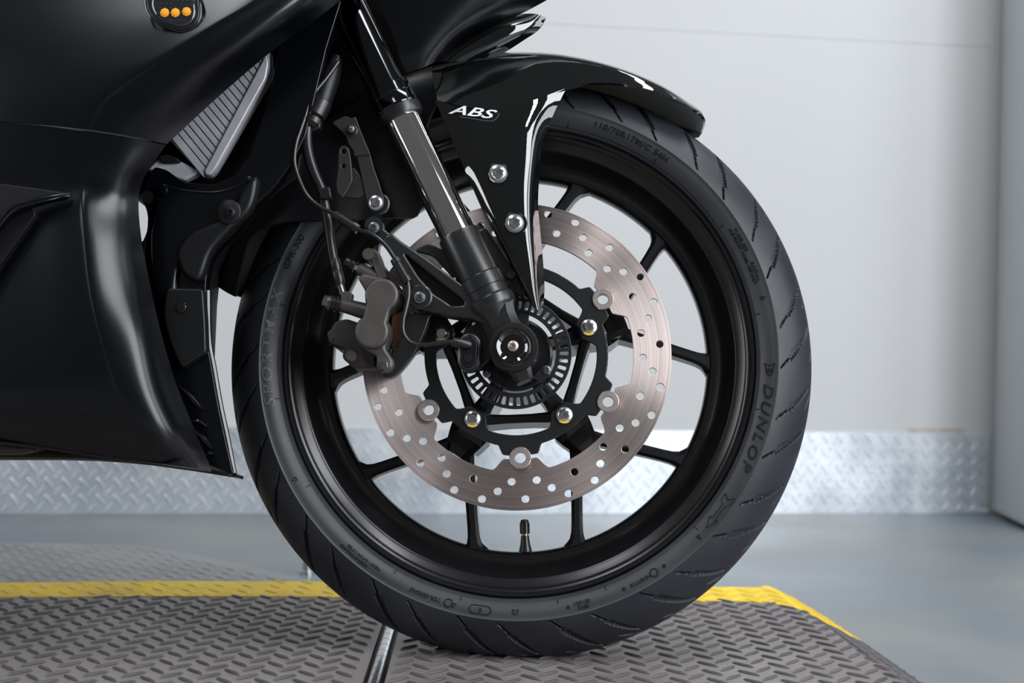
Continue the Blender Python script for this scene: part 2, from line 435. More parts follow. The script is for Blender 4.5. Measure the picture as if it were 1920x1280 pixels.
# galvanised kick plate along the foot of the wall
pt = wall_pt(960, 805).z
ki = [wl(-4.4, FLOOR_Z + 0.001), wl(corner.x - 0.012, FLOOR_Z + 0.001), wl(corner.x - 0.012, pt), wl(-4.4, pt)]
kp = slab('trim_1', [p - nw * 0.004 for p in ki], 0.0039, 'plate', nw); tag(kp, kind='structure'); kp['label'] = 'galvanised diamond tread plate strip along the foot of the wall'
cs, an = [], []
pit = 0.0325; tx = Vector((1, WALL_T, 0)).normalized()
x = -1.35 * 1.0
while x < corner.x - 0.03:
    k = 0
    zz = FLOOR_Z + 0.014
    while zz < pt - 0.012:
        cs.append((x, zz)); an.append(RAD(52))
        if zz + pit / 2 < pt - 0.012: cs.append((x + pit / 2, zz + pit / 2)); an.append(RAD(-52))
        zz += pit
    x += pit
wo = wl(0, 0) - nw * 0.004
def wall_frame(a, b, h):
    p = Vector((wo.x, wo.y, 0)) + tx * a + Vector((0, 0, b)) - nw * h * 1.6; return p
lm = lugs_mesh(cs, an, wall_frame)
o = obj('tread_lugs', fix_normals(lm), 'plate', kp); o['kind'] = 'stuff'

# ------------------------------------------------------------------ display platform
cA, cB = G(1470, 1120, 0), G(1672, 1262, 0)
def crease_x(y): return cA.x + (cB.x - cA.x) * (y - cA.y) / (cB.y - cA.y)
def hz(x, y):
    d = x - crease_x(y) - 0.0
    if d <= -0.006: return 0.0
    return -0.55 * (d + 0.006) ** 2 / 0.024 if d < 0.006 else -0.55 * d
def GH(px, py):
    z = 0.0
    for _ in range(14):
        p = G(px, py, z); z = max(hz(p.x, p.y), FLOOR_Z + 0.004)
    return (p.x, p.y)
back_edge = [(-420, 1096), (0, 1093), (300, 1090), (600, 1091), (900, 1096), (1330, 1101), (1380, 1101), (1425, 1102), (1470, 1112), (1545, 1147), (1620, 1180), (1690, 1215), (1740, 1249), (1790, 1282)]
yel_inner = [(-420, 1123), (0, 1120), (300, 1118), (600, 1119), (900, 1122), (1300, 1126), (1380, 1127), (1440, 1129), (1480, 1140), (1545, 1168), (1620, 1196), (1690, 1216.5)]
BE = [GH(*p) for p in back_edge]
YI = [GH(*p) for p in yel_inner]
tail = BE[-1]
outer = BE + [(tail[0] + 0.004, tail[1] - 0.25), (tail[0] + 0.004, -0.72), (-1.25, -0.72), (-1.25, BE[0][1])]
sl0, sl1 = G(733, 1172), G(700, 1280)                 # middle line of the hinge slot
def slot_x(y): return sl0.x + (sl1.x - sl0.x) * (y - sl0.y) / (sl1.y - sl0.y)
SLOT = 0.0098
def inside(poly, x, y):
    c = False; n = len(poly); j = n - 1
    for i in range(n):
        xi, yi = poly[i]; xj, yj = poly[j]
        if (yi > y) != (yj > y) and x < (xj - xi) * (y - yi) / (yj - yi) + xi: c = not c
        j = i
    return c
def deck(poly, zoff=0.0, th=0.006, step=0.012):
    """thick sheet over a plan polygon that follows the platform's fall at its right edge"""
    bm = bmesh.new()
    vs = [bm.verts.new((x, y, 0)) for x, y in poly]
    bm.faces.new(vs)
    xs = [p[0] for p in poly]
    for x in np.arange(0.28, max(xs), step):            # cut only where the sheet bends
        bmesh.ops.bisect_plane(bm, geom=bm.verts[:] + bm.edges[:] + bm.faces[:], plane_co=(x, 0, 0), plane_no=(1, 0, 0))
    for y in np.arange(-0.40, 0.40, 0.016):
        bmesh.ops.bisect_plane(bm, geom=bm.verts[:] + bm.edges[:] + bm.faces[:], plane_co=(0, y, 0), plane_no=(0, 1, 0))
    bmesh.ops.triangulate(bm, faces=bm.faces)
    for v_ in bm.verts: v_.co.z = hz(v_.co.x, v_.co.y) + zoff
    r = bmesh.ops.extrude_face_region(bm, geom=bm.faces[:])
    for g_ in r['geom']:
        if isinstance(g_, bmesh.types.BMVert): g_.co.z -= th
    bmesh.ops.recalc_face_normals(bm, faces=bm.faces)
    me = bpy.data.meshes.new('deck'); bm.to_mesh(me); bm.free(); return me
PF = bpy.data.objects.new('display_platform', None); COL.objects.link(PF); PF.location = (0, 0, FLOOR_Z)
tag(PF, 'low brown grey steel tread plate platform with yellow edge stripe under the wheel', 'platform')
def pobj(name, me, material, parent=None, smooth=True, angle=30):
    o = obj(name, me, material, None, smooth, angle); o.parent = parent or PF
    if parent is None: o.location = (0, 0, -FLOOR_Z)
    return o
# split the outline at the slot
def clip(poly, side):
    out = []; n = len(poly)
    def d(p): return (p[0] - slot_x(p[1])) * side - SLOT
    for i in range(n):
        a, b = poly[i], poly[(i + 1) % n]; da, db = d(a), d(b)
        if da >= 0: out.append(a)
        if da * db < 0:
            t = da / (da - db); out.append((a[0] + (b[0] - a[0]) * t, a[1] + (b[1] - a[1]) * t))
    return out
pobj('deck_panel', deck(clip(outer, 1)), 'platform', angle=50)
pobj('deck_panel', deck(clip(outer, -1)), 'platform', angle=50)
# frame under the deck
yb = min(p[1] for p in BE[:7]) - 0.012
base_poly = [(-1.25, yb), (crease_x(yb) - 0.03, yb), (crease_x(-0.72) - 0.03, -0.72), (-1.25, -0.72)]
bm = bmesh.new(); f = bm.faces.new([bm.verts.new((x, y, -0.0065)) for x, y in base_poly])
r = bmesh.ops.extrude_face_region(bm, geom=[f])
for g_ in r['geom']:
    if isinstance(g_, bmesh.types.BMVert): g_.co.z = FLOOR_Z + 0.001
bmesh.ops.recalc_face_normals(bm, faces=bm.faces); me = bpy.data.meshes.new('base'); bm.to_mesh(me); bm.free()
pobj('platform_base', me, 'dark', smooth=False)
# yellow stripe
ypoly = BE[:12] + YI[::-1]
for side in (-1, 1):
    pobj('edge_stripe', deck(clip(ypoly, side), zoff=0.0007, th=0.0006), 'yellow', angle=50)
cs, an, mi = [], [], []
PIT = 0.034
for i in range(-40, 16):
    for j in range(-22, 16):
        for half, ang in ((0, 50), (0.5, -48)):
            x, y = 0.006 + (i + half) * PIT, 0.012 + (j + half) * PIT
            if not inside(outer, x, y) or abs(x - slot_x(y)) < SLOT + 0.010: continue
            if not (inside(outer, x + 0.006, y + 0.006) and inside(outer, x - 0.006, y + 0.006)): continue
            cs.append((x, y)); an.append(RAD(ang + random.uniform(-2, 2))); mi.append(1 if inside(ypoly, x, y) else 0)
def plat_frame(x, y, h): return (x, y, hz(x, y) + (h if h > 0 else -0.0002) + 0.0007)
o = pobj('tread_lugs', lugs_mesh(cs, an, plat_frame, mi), ['lug', 'yellow'], angle=60); o['kind'] = 'stuff'
# piano hinge in the slot
y_far, y_near = BE[4][1] - 0.02, -0.70
HG = pobj('hinge_pin', revolve([(0, 0.0035), (y_far - y_near, 0.0035)], (slot_x(y_far), y_far, -0.001), (slot_x(y_near), y_near, -0.001), 16), 'zincdark')
kl = 0.0255; y = y_far; kme = None; ang = math.atan2(sl1.x - sl0.x, sl1.y - sl0.y)
hd = Vector((slot_x(0) - slot_x(1), -1, 0)).normalized()
kme = fix_normals(revolve([(0.0, 0.0042), (0.0005, 0.0056), (kl - 0.0012, 0.0056), (kl - 0.0007, 0.0042)], (0, 0, 0), hd, 20)); finish(kme, 'zinc')
while y > y_near + 0.03:
    k = bpy.data.objects.new('hinge_knuckle', kme); COL.objects.link(k); k.parent = HG; k.location = (slot_x(y), y, -0.001); y -= kl
# lower grey plate behind the platform, left
RZ_ = -0.018
rp = [G(-500, 1008, RZ_), G(0, 1017, RZ_), G(130, 1019, RZ_), G(250, 1022, RZ_), G(350, 1037, RZ_), G(450, 1057, RZ_), G(520, 1073, RZ_), G(590, 1090, RZ_)]
rp = [(p.x, p.y) for p in rp] + [(BE[3][0] + 0.0, BE[3][1] + 0.004), (BE[0][0], BE[0][1] + 0.004)]
bm = bmesh.new(); f = bm.faces.new([bm.verts.new((x, y, RZ_)) for x, y in rp])
r = bmesh.ops.extrude_face_region(bm, geom=[f])
for g_ in r['geom']:
    if isinstance(g_, bmesh.types.BMVert): g_.co.z = FLOOR_Z + 0.0008
bmesh.ops.recalc_face_normals(bm, faces=bm.faces); me = bpy.data.meshes.new('ramp'); bm.to_mesh(me); bm.free()
RAMP = obj('ramp_plate', me, 'plate2' if 'plate2' in M else 'floor', None, smooth=False)
M['ramp'] = mat('ramp_grey_with_sheen', (0.20, 0.205, 0.205), 0.36, spec=0.5, color2=(0.27, 0.27, 0.265), vscale=8, rvary=0.08, bump=0.1, bscale=120, detail=6)  # grey lightened to hold the step's grazing reflection of wall and light
RAMP.data.materials.clear(); RAMP.data.materials.append(M['ramp'])
tag(RAMP, 'lower light grey tread plate step behind the yellow stripe at left', 'plate')
cs, an = [], []
for i in range(-44, 16):
    for j in range(0, 22):
        for half, ang in ((0, 50), (0.5, -48)):
            x, y = 0.006 + (i + half) * PIT, 0.012 + (j + half) * PIT
            if all(inside(rp, x + a, y + b) for a in (-.011, .011) for b in (-.011, .011)): cs.append((x, y)); an.append(RAD(ang))
o = obj('tread_lugs', lugs_mesh(cs, an, lambda x, y, h: (x, y, RZ_ + (h if h > 0 else -0.0002))), 'ramp', RAMP, angle=60); o['kind'] = 'stuff'
# small chrome stud standing at the ramp's corner, half hidden by the tyre
sp = G(576, 1076, FLOOR_Z)
st = obj('floor_stud', revolve([(0, 0.0075), (0.003, 0.0075), (0.0032, 0.005), (0.012, 0.005), (0.0135, 0.003)], (0, 0, 0), (0, 0, 1), 20), 'zinc', None)
st.location = (sp.x, sp.y, FLOOR_Z); st.scale = (1.4, 1.4, 1.6)
tag(st, 'small bright metal stud on the floor just left of the tyre', 'stud')

# ================================================================== MOTORCYCLE
BIKE = bpy.data.objects.new('motorcycle', None); COL.objects.link(BIKE)
RM4 = Matrix(RM.tolist()).to_4x4()
BIKE.matrix_world = Matrix.Translation(Vector(WC)) @ RM4 @ Matrix.Translation((0, 0, -BASE))
tag(BIKE, 'black sport motorcycle front end with matte fairing, gloss fender and single brake disc', 'motorcycle')

# ------------------------------------------------------------------ tyre
CROWN, SH_R, SH_Y = 0.2915, 0.2525, 0.0556
RHO = (SH_Y ** 2 + (CROWN - SH_R) ** 2) / (2 * (CROWN - SH_R)); PHI = math.asin(SH_Y / RHO)
def tyre_mesh():
    N = 1800
    near = np.linspace(-PHI, 0, 92)                         # near tread, fine enough for the grooves
    far = np.linspace(0, PHI, 14)[1:]
    side = [(0.2520, 0.0552), (0.2510, 0.0545), (0.2480, 0.0545), (0.2440, 0.0535), (0.2400, 0.0515), (0.2365, 0.0490), (0.2350, 0.0478), (0.2345, 0.0468), (0.2335, 0.0466), (0.2322, 0.0445), (0.2316, 0.0400)]
    prof = [(r, -y) for r, y in reversed(side)]
    i0 = len(prof)
    prof += [(CROWN - RHO * (1 - math.cos(a)), RHO * math.sin(a)) for a in near]
    i1 = len(prof)
    prof += [(CROWN - RHO * (1 - math.cos(a)), RHO * math.sin(a)) for a in far]
    prof += side
    prof = np.array(prof); m = len(prof)
    th = np.linspace(0, 2 * np.pi, N, endpoint=False)
    R = np.repeat(prof[None, :, 0], N, 0); Y = np.repeat(prof[None, :, 1], N, 0)
    # grooves: u = 0 at the shoulder, 1 at the crown; tangential coordinate in metres
    u = np.zeros(m); u[i0:i1] = (near + PHI) / PHI
    NP = 18; per = 2 * np.pi / NP
    dep = np.zeros((N, m))
    def groove(off, u0, u1, shift, wmax, depth, tailu):
        uu = np.clip((u - u0) / (u1 - u0), 0, 1)
        valid = (u > u0) & (u < u1)
        c = -shift * (uu ** 0.85)                              # centre line drifts against the clock towards the crown
        w = np.where(uu < tailu, 0.0007 + 0.0004 * uu / tailu, wmax * (1 - 0.62 * ((uu - tailu) / (1 - tailu)) ** 1.3))
        w = w * np.clip((1 - uu) / 0.06, 0.15, 1)
        t = (th[:, None] - off + per / 2) % per - per / 2       # angle from the groove's root
        # centre lines may lean past half a period: test the neighbours too
        for k in (-1, 0, 1):
            d = (t + k * per) * 0.272 - c[None, :]
            s = np.clip((w[None, :] - np.abs(d)) / 0.0009 + 0.5, 0, 1)
            s = s * s * (3 - 2 * s)
            np.maximum(dep, np.where(valid[None, :], s * depth, 0), out=dep)
    a0 = RAD(91.4)
    groove(a0, 0.03, 0.78, 0.046, 0.0044, 0.0036, 0.22)
    groove(a0 + per * 0.56, 0.05, 0.66, 0.040, 0.0036, 0.0034, 0.28)
    groove(a0 + per * 0.36, 0.60, 0.97, 0.030, 0.0024, 0.0034, 0.08)
    groove(a0 + per * 0.90, 0.66, 0.97, 0.024, 0.0020, 0.0030, 0.08)
    ph = np.zeros(m); ph[i0:i1] = near
    R = R - dep * np.cos(ph)[None, :]; Y = Y - dep * np.sin(ph)[None, :]
    X = R * np.sin(th)[:, None]; Z = R * np.cos(th)[:, None]
    co = np.stack([X, Y, Z], 2).reshape(-1, 3)
    # the load flattens the tyre on the plate
    w = co @ RM.T + WC
    low = 0.0026
    k = w[:, 2] < low
    w[k, 2] = low
    co = (w - WC) @ RM
    me = bpy.data.meshes.new('tyre')
    idx = np.arange(N * m).reshape(N, m)
    q = np.stack([idx, np.roll(idx, -1, 0), np.roll(np.roll(idx, -1, 0), -1, 1), np.roll(idx, -1, 1)], 2)[:, :m - 1].reshape(-1, 4)
    me.vertices.add(N * m); me.vertices.foreach_set('co', co.astype('f').ravel())
    nf = len(q); me.loops.add(nf * 4); me.loops.foreach_set('vertex_index', q.astype('i').ravel())
    me.polygons.add(nf); me.polygons.foreach_set('loop_start', np.arange(0, nf * 4, 4, dtype='i')); me.polygons.foreach_set('loop_total', np.full(nf, 4, 'i'))
    mi = np.zeros((N, m - 1), 'i'); mi[:, :i0] = 1; mi[:, m - len(side):] = 1
    me.polygons.foreach_set('material_index', mi.ravel())
    me.update(calc_edges=True); me.validate()
    return me
TYRE = obj('front_tyre', tyre_mesh(), ['tread', 'sidewall'], BIKE, angle=40)
SIDE_R = np.array([0.2316, 0.2335, 0.2350, 0.2365, 0.2400, 0.2440, 0.2480, 0.2510, 0.2520]); SIDE_Y = np.array([0.044, 0.0466, 0.0478, 0.0490, 0.0515, 0.0535, 0.0545, 0.0545, 0.0552])
def side_y(r): return -float(np.interp(r, SIDE_R, SIDE_Y))
def ring_mesh(me, theta, rc, proud=0.0):
    """wrap a flat mesh (x along the ring clockwise, y outwards, z towards the viewer) on the sidewall"""
    t0 = RAD(theta)
    def fn(x, y, z):
        r = rc + y; t = t0 + x / rc
        return (r * math.sin(t), side_y(r) - z - proud, r * math.cos(t))
    return remap(me, fn)
def ring_text(body, theta, rc, size, ext=0.0006, m='letter', **kw):
    me = ring_mesh(text_mesh(body, size, ext, **kw), theta, rc)
    return obj('raised_lettering', me, m, TYRE, smooth=False)
def ang_of(px, py, y=-0.054):
    p = P(px, py, y); return math.degrees(math.atan2(p.x, p.z)), math.hypot(p.x, p.z)
ring_text('SPORTMAX', m='letterlight', theta=ang_of(508, 652)[0], rc=0.2447, size=0.0140, width=1.36, shear=0.15, space=1.28)
ring_text('DUNLOP', ang_of(1425, 800)[0], 0.2437, 0.0130, width=1.42, shear=0.25, space=1.25)
ring_text('110/70R17M/C 54H', ang_of(1185, 262)[0], 0.2445, 0.0078, width=1.25, space=1.05)
ring_text('GPR-300', ang_of(562, 478)[0], 0.2447, 0.0085, width=1.2, shear=0.15)
ring_text('TUBELESS', ang_of(1383, 452)[0], 0.2463, 0.0050, width=1.2)
ring_text('RADIAL', ang_of(1414, 510)[0], 0.2463, 0.0050, width=1.2)
ring_text('FOR FRONT WHEEL USE ONLY', ang_of(1388, 482)[0], 0.2420, 0.0036, width=1.2)
ring_text('75R-000045', ang_of(800, 1107)[0], 0.2445, 0.0058, width=1.1)
ring_text('TREAD 1 RAYON 2 STEEL', ang_of(690, 1035)[0], 0.2430, 0.0036)
ring_text('MADE IN THAILAND', ang_of(672, 1030)[0], 0.2472, 0.0036)
ring_text('NHS7710', ang_of(1196, 1080)[0], 0.2445, 0.0050, width=1.1)
ring_text('E', ang_of(901, 1137)[0], 0.2445, 0.0060)
ring_text('001001', ang_of(1091, 1130)[0], 0.2425, 0.0050, width=1.1)
ring_text('2012', ang_of(1090, 1121)[0], 0.2472, 0.0050, width=1.1)
# raised marks: arrow, round stamps, capsule, triangles, the emblem before the maker's name
def outline_mark(pts, theta, rc, w=0.0006, hgt=0.0007):
    inner = []
    c = Vector((sum(p[0] for p in pts) / len(pts), sum(p[1] for p in pts) / len(pts)))
    for p in pts:
        d = c - Vector(p); inner.append(Vector(p) + d.normalized() * w * 1.6)
    n = len(pts); v = []
    for p in pts: v.append((p[0], p[1], hgt))
    for p in inner: v.append((p[0], p[1], hgt))
    for p in pts: v.append((p[0], p[1], -0.0003))
    for p in inner: v.append((p[0], p[1], -0.0003))
    f = []
    for k in range(n):
        q = (k + 1) % n
        f += [(k, q, n + q, n + k), (2 * n + k, 2 * n + q, q, k), (n + k, n + q, 3 * n + q, 3 * n + k)]
    me = ring_mesh(fix_normals(mesh_of(v, f)), theta, rc)
    return obj('raised_mark', me, 'letter', TYRE, smooth=False)
arrow = [(-0.0195, 0.0), (-0.0085, 0.0045), (-0.0085, 0.0016), (0.0085, 0.0016), (0.012, 0.0052), (0.0195, 0.0052), (0.0150, 0.0), (0.0195, -0.0052), (0.012, -0.0052), (0.0085, -0.0016), (-0.0085, -0.0016), (-0.0085, -0.0045)]
arrow = [(-x, y) for x, y in arrow]
outline_mark(arrow, ang_of(1344, 957)[0], 0.2440)
for (px, py) in ((842, 1124), (1223, 1068)):
    outline_mark(circle2(0, 0, 0.0042, 20), ang_of(px, py)[0], 0.2445)
for (px, py) in ((1064, 1133), (1167, 1098), (1242, 1056)):
    outline_mark(circle2(0, 0, 0.0017, 12), ang_of(px, py)[0], 0.2445)
cap = [(-0.0065 - 0.0042 * math.sin(t), 0.0042 * math.cos(t)) for t in np.linspace(0, math.pi, 9)] + [(0.0065 + 0.0042 * math.sin(t), -0.0042 * math.cos(t)) for t in np.linspace(0, math.pi, 9)]
outline_mark(cap, ang_of(901, 1137)[0], 0.2445)
for (px, py) in ((851, 1133), (1309, 1005), (555, 897), (1429, 558)):
    outline_mark([(0, 0.0028), (-0.0022, -0.0022), (0.0022, -0.0022)], ang_of(px, py)[0], 0.2455)
for (px, py) in ((966, 1142),):
    outline_mark([(-0.003, -0.0028), (-0.003, 0.0005), (0, 0.0032), (0.003, 0.0005), (0.003, -0.0028), (0, -0.0012)], ang_of(px, py)[0], 0.2440)
emb = [(-0.0072, 0.0052), (-0.002, 0.0040), (0.0035, 0.0030), (0.0062, 0.0), (0.0035, -0.0030), (-0.002, -0.0040), (-0.0072, -0.0052), (-0.0045, 0.0)]
outline_mark([(-x * -1, y) for x, y in emb], ang_of(1438, 693)[0], 0.2440)
outline_mark(circle2(0.0, 0, 0.0022, 14), ang_of(1438, 694)[0], 0.2440)
# thin mould ticks at the bead
tick = fix_normals(mesh_of([(-.0004, -.002, 0), (.0004, -.002, 0), (.0004, .002, 0), (-.0004, .002, 0), (-.0004, -.002, .0006), (.0004, -.002, .0006), (.0004, .002, .0006), (-.0004, .002, .0006)], [(0, 1, 2, 3), (7, 6, 5, 4), (0, 4, 5, 1), (1, 5, 6, 2), (2, 6, 7, 3), (3, 7, 4, 0)]))
for (px, py) in ((1066, 233), (1227, 304), (1350, 426), (1415, 590), (1415, 766), (1297, 982), (1138, 1110), (1046, 1128), (866, 1114), (745, 1065), (588, 905), (533, 745), (533, 572)):
    t = ang_of(px, py, -0.049)[0]
    obj('mould_tick', ring_mesh(tick.copy(), t, 0.2375), 'letter', TYRE, smooth=False)

# ------------------------------------------------------------------ wheel rim with hub and spokes (one casting)
half = [(0.2310, 0.0400), (0.2310, 0.0440), (0.2295, 0.0456), (0.2275, 0.0450), (0.2262, 0.0415), (0.2245, 0.0408), (0.2230, 0.0395), (0.2224, 0.0388), (0.2212, 0.0380), (0.2160, 0.0344), (0.2148, 0.0339), (0.2138, 0.0335), (0.2127, 0.0325), (0.2108, 0.0300), (0.2045, 0.0215), (0.1990, 0.0165), (0.1950, 0.0146), (0.1915, 0.0140), (0.1903, 0.0128), (0.1903, 0.0105), (0.1890, 0.0092), (0.1880, 0.0070)]
back_side = [(0.2275, 0.0385), (0.2180, 0.0330), (0.2010, 0.0120)]
prof = [(r, -y) for r, y in half] + [(r, y) for r, y in reversed(half)] + back_side + [(r, -y) for r, y in reversed(back_side)]
RIM = obj('wheel_rim', lathe(prof, 240), 'rim', BIKE, angle=28)
def pol(theta, r, y): t = RAD(theta); return Vector((r * math.sin(t), y, r * math.cos(t)))
def bar_section(c, along, w, y0, y1, ch=0.35):
    """octagonal bar section: w across (in the wheel plane), y0 near, y1 far"""
    a = Vector(along).normalized(); t = Vector((a.z, 0, -a.x)); k = min(w, y1 - y0) * ch * 0.5
    c = Vector((c.x, 0, c.z)); h = w / 2
    out = []
    for s, y in ((-h, y0 + k), (-h + k, y0), (h - k, y0), (h, y0 + k), (h, y1 - k), (h - k, y1), (-h + k, y1), (-h, y1 - k)):
        out.append(c + t * s + Vector((0, y, 0)))
    return out
def bar(p, q, ws, y0s, y1s, ch=0.35, bend=None):
    p, q = Vector(p), Vector(q); n = len(ws); secs = []
    for i in range(n):
        t = i / (n - 1); c = p + (q - p) * t
        secs.append(bar_section(c, q - p, ws[i], y0s[i], y1s[i], ch))
    return loft(secs)
BOLT_A = [68.3 + 72 * k for k in range(5)]
spokes = []
for a in BOLT_A:
    for s in (-1, 1):
        p = pol(a + s * 2.5, 0.098, 0); q = pol(a + s * 20.8, 0.1925, 0)
        d = (q - p)
        ws = [0.0150, 0.0128, 0.0118, 0.0112, 0.0110, 0.0112, 0.0120, 0.0150, 0.0225, 0.030]
        ts = [0, .15, .32, .5, .66, .78, .86, .92, .965, 1.0]
        secs = []
        for w, t in zip(ws, ts):
            secs.append(bar_section(p + d * t, d, w, -0.026 + 0.014 * t, 0.022 - 0.010 * t, 0.55))
        spokes.append(loft(secs))
    spokes.append(bar(pol(a, 0.084, 0), pol(a, 0.112, 0), [0.040, 0.036, 0.030, 0.022], [-0.040, -0.036, -0.032, -0.026], [0.03, 0.03, 0.028, 0.024], 0.4))
me = join_meshes(spokes); SPK = obj('wheel_spokes', me, 'rim', BIKE, angle=35)
hub = [lathe([(0.0001, -0.070), (0.033, -0.070), (0.0355, -0.0675), (0.0355, 0.0675), (0.033, 0.07), (0.0001, 0.07)], 64)]
for a in BOLT_A:
    hub.append(bar(pol(a, 0.020, 0), pol(a, 0.092, 0), [0.017, 0.014, 0.017, 0.024, 0.036], [-0.062, -0.056, -0.052, -0.050, -0.044], [0.045, 0.045, 0.04, 0.035, 0.03], 0.5))
    hub.append(revolve([(0, 0.0125), (0.030, 0.0125), (0.0315, 0.0105)], pol(a, 0.0747, -0.034), pol(a, 0.0747, -0.2), 24))
    hub.append(bar(pol(a + 6, 0.0690, 0), pol(a + 66, 0.0690, 0), [0.011, 0.0085, 0.0085, 0.011], [-0.050, -0.046, -0.046, -0.050], [0.030, 0.028, 0.028, 0.030], 0.5))
HUB = obj('wheel_hub', join_meshes(hub), 'rim', BIKE, angle=35)
# cast lug with moulded code showing between the carrier and the disc
obj('cast_pad', bar(pol(68, 0.092, 0), pol(68, 0.112, 0), [0.030, 0.031, 0.028], [-0.046, -0.046, -0.043], [-0.02, -0.02, -0.02], 0.4), 'rim', HUB)
# valve
va = 176.6
vp, vq = pol(va, 0.1920, 0.0), pol(va, 0.10, 0.0)
VAL = obj('valve_stem', revolve([(-0.002, 0.0085), (0.001, 0.0088), (0.0025, 0.0070), (0.006, 0.0063), (0.012, 0.0048), (0.0185, 0.0041), (0.0195, 0.0041), (0.0197, 0.0030)], vp, vq, 24), 'hose', RIM)
obj('valve_core', revolve([(0.0190, 0.0033), (0.0225, 0.0033)], vp, vq, 20), 'brass', VAL)
capm = [revolve([(0.0215, 0.0046), (0.0325, 0.0045), (0.0352, 0.0036), (0.0360, 0.0018)], vp, vq, 24)]
ax = (vq - vp).normalized(); uu = ax.orthogonal().normalized(); wv = ax.cross(uu)
for k in range(12):
    t = 2 * math.pi * k / 12; off = (uu * math.cos(t) + wv * math.sin(t)) * 0.0045
    capm.append(revolve([(0.0218, 0.0005), (0.032, 0.0005)], vp + off, vq + off, 6))
obj('valve_cap', join_meshes(capm), 'hose', VAL)

# ------------------------------------------------------------------ brake disc
DY = -0.064
def polar_outline(fn, n=480):
    return [(fn(2 * math.pi * k / n) * math.sin(2 * math.pi * k / n), fn(2 * math.pi * k / n) * math.cos(2 * math.pi * k / n)) for k in range(n)]
def adiff(t, a): return abs((t - a + math.pi) % (2 * math.pi) - math.pi)
def sstep(x, a, b):
    x = min(1, max(0, (x - a) / (b - a))); return x * x * (3 - 2 * x)
BOB_A = [RAD(56.1 + 60 * k) for k in range(6)]
BOB_R = 0.0993
def disc_inner(t):
    d = min(adiff(t, a) for a in BOB_A)
    k = 1 - sstep(d, RAD(8.5), RAD(14.5))
    r = 0.1128 - k * 0.0122
    e = d * BOB_R                                             # half-round notch under the button
    if e < 0.0066: r = max(r, BOB_R + math.sqrt(0.0066 ** 2 - e * e))
    return r
HR = [0.1255, 0.1420, 0.1318, 0.1217, 0.1383, 0.1217, 0.1318, 0.1417]
holes = []
for k in range(64):
    t = RAD(17.0 + 5.635 * k) if k < 48 else RAD(17.0 + 5.625 * k); r = HR[k % 8]
    holes.append(circle2(r * math.sin(t), r * math.cos(t), 0.0036, 18))
dm = plate_mesh([polar_outline(lambda t: 0.149, 360), polar_outline(disc_inner, 720)] + holes, DY - 0.0022, DY + 0.0022, 0.0003, 1)
DISC = obj('brake_disc', dm, 'disc', BIKE, angle=30)
def car_outer(t):
    d = min(adiff(t, a) for a in BOB_A)
    k = 1 - sstep(d, RAD(9.5), RAD(14))
    r = 0.0885 + k * 0.0085
    e = d * BOB_R
    if e < 0.0066: r = min(r, BOB_R - math.sqrt(0.0066 ** 2 - e * e))
    return r
def car_inner(t):
    d = min(adiff(t, RAD(a)) for a in BOLT_A)
    k = 1 - sstep(d, RAD(6), RAD(15))
    return 0.0775 - k * 0.0125
cm = plate_mesh([polar_outline(car_outer, 720), polar_outline(car_inner, 480)], DY - 0.0045, DY + 0.0030, 0.0010, 2)
CARR = obj('disc_carrier', cm, 'cast', DISC, angle=30)
bob = lathe([(0.0052, -0.0052), (0.0060, -0.0064), (0.0098, -0.0064), (0.0104, -0.0056), (0.0104, -0.0040), (0.0066, -0.0040), (0.0066, 0.0045), (0.0052, 0.0045)], 32); finish(bob, 'bobbin')
for a in BOB_A:
    b_ = bpy.data.objects.new('float_button', bob); COL.objects.link(b_); b_.parent = DISC
    b_.location = (BOB_R * math.sin(a), DY, BOB_R * math.cos(a))
bolt = socket_bolt((0, 0, 0), 0.0082, 0.0052); finish(bolt, 'zinc')
mk = [(-0.0081 * math.cos(t), -0.0081 * math.sin(t)) for t in np.linspace(RAD(52), RAD(128), 10)]
mark = plate_mesh([mk + [(x * 0.72, z * 0.72) for x, z in reversed(mk)]], -0.0022, -0.0012, 0.0001, 1); finish(mark, 'yellowmark')
for a in BOLT_A:
    b_ = bpy.data.objects.new('disc_bolt', bolt); COL.objects.link(b_); b_.parent = DISC; b_.location = pol(a, 0.0747, DY - 0.0045)
    m_ = bpy.data.objects.new('paint_mark', mark); COL.objects.link(m_); m_.parent = DISC; m_.location = pol(a, 0.0747, DY - 0.0045 - 0.0004)
# toothed speed-sensor ring
RY = -0.078
slots = []
for k in range(42):
    a = RAD(k * 360 / 42 + 3.5); c, s = math.sin(a), math.cos(a)
    o_ = []
    for (w, r) in ((-0.0016, 0.0425), (0.0016, 0.0425), (0.0019, 0.0505), (-0.0019, 0.0505)):
        o_.append((r * c + w * s, r * s - w * c))
    slots.append(rounded(o_, 0.0014, 4))
tm = plate_mesh([circle2(0, 0, 0.0537, 160), circle2(0, 0, 0.0385, 120)] + slots, RY - 0.001, RY + 0.001, 0.0003, 1)
TONE = obj('sensor_ring', tm, 'cast', BIKE, angle=30)
for a in (250, 130, 10):
    obj('ring_tab', bar(pol(a, 0.028, 0), pol(a, 0.0415, 0), [0.014, 0.010], [RY - 0.001, RY - 0.001], [RY + 0.001, RY + 0.001], 0.2), 'cast', TONE)
for (px, py) in ((913, 700), (1025, 693)):
    obj('ring_bolt', socket_bolt(P(px, py, RY - 0.001), 0.0042, 0.003), 'zincdark', TONE)

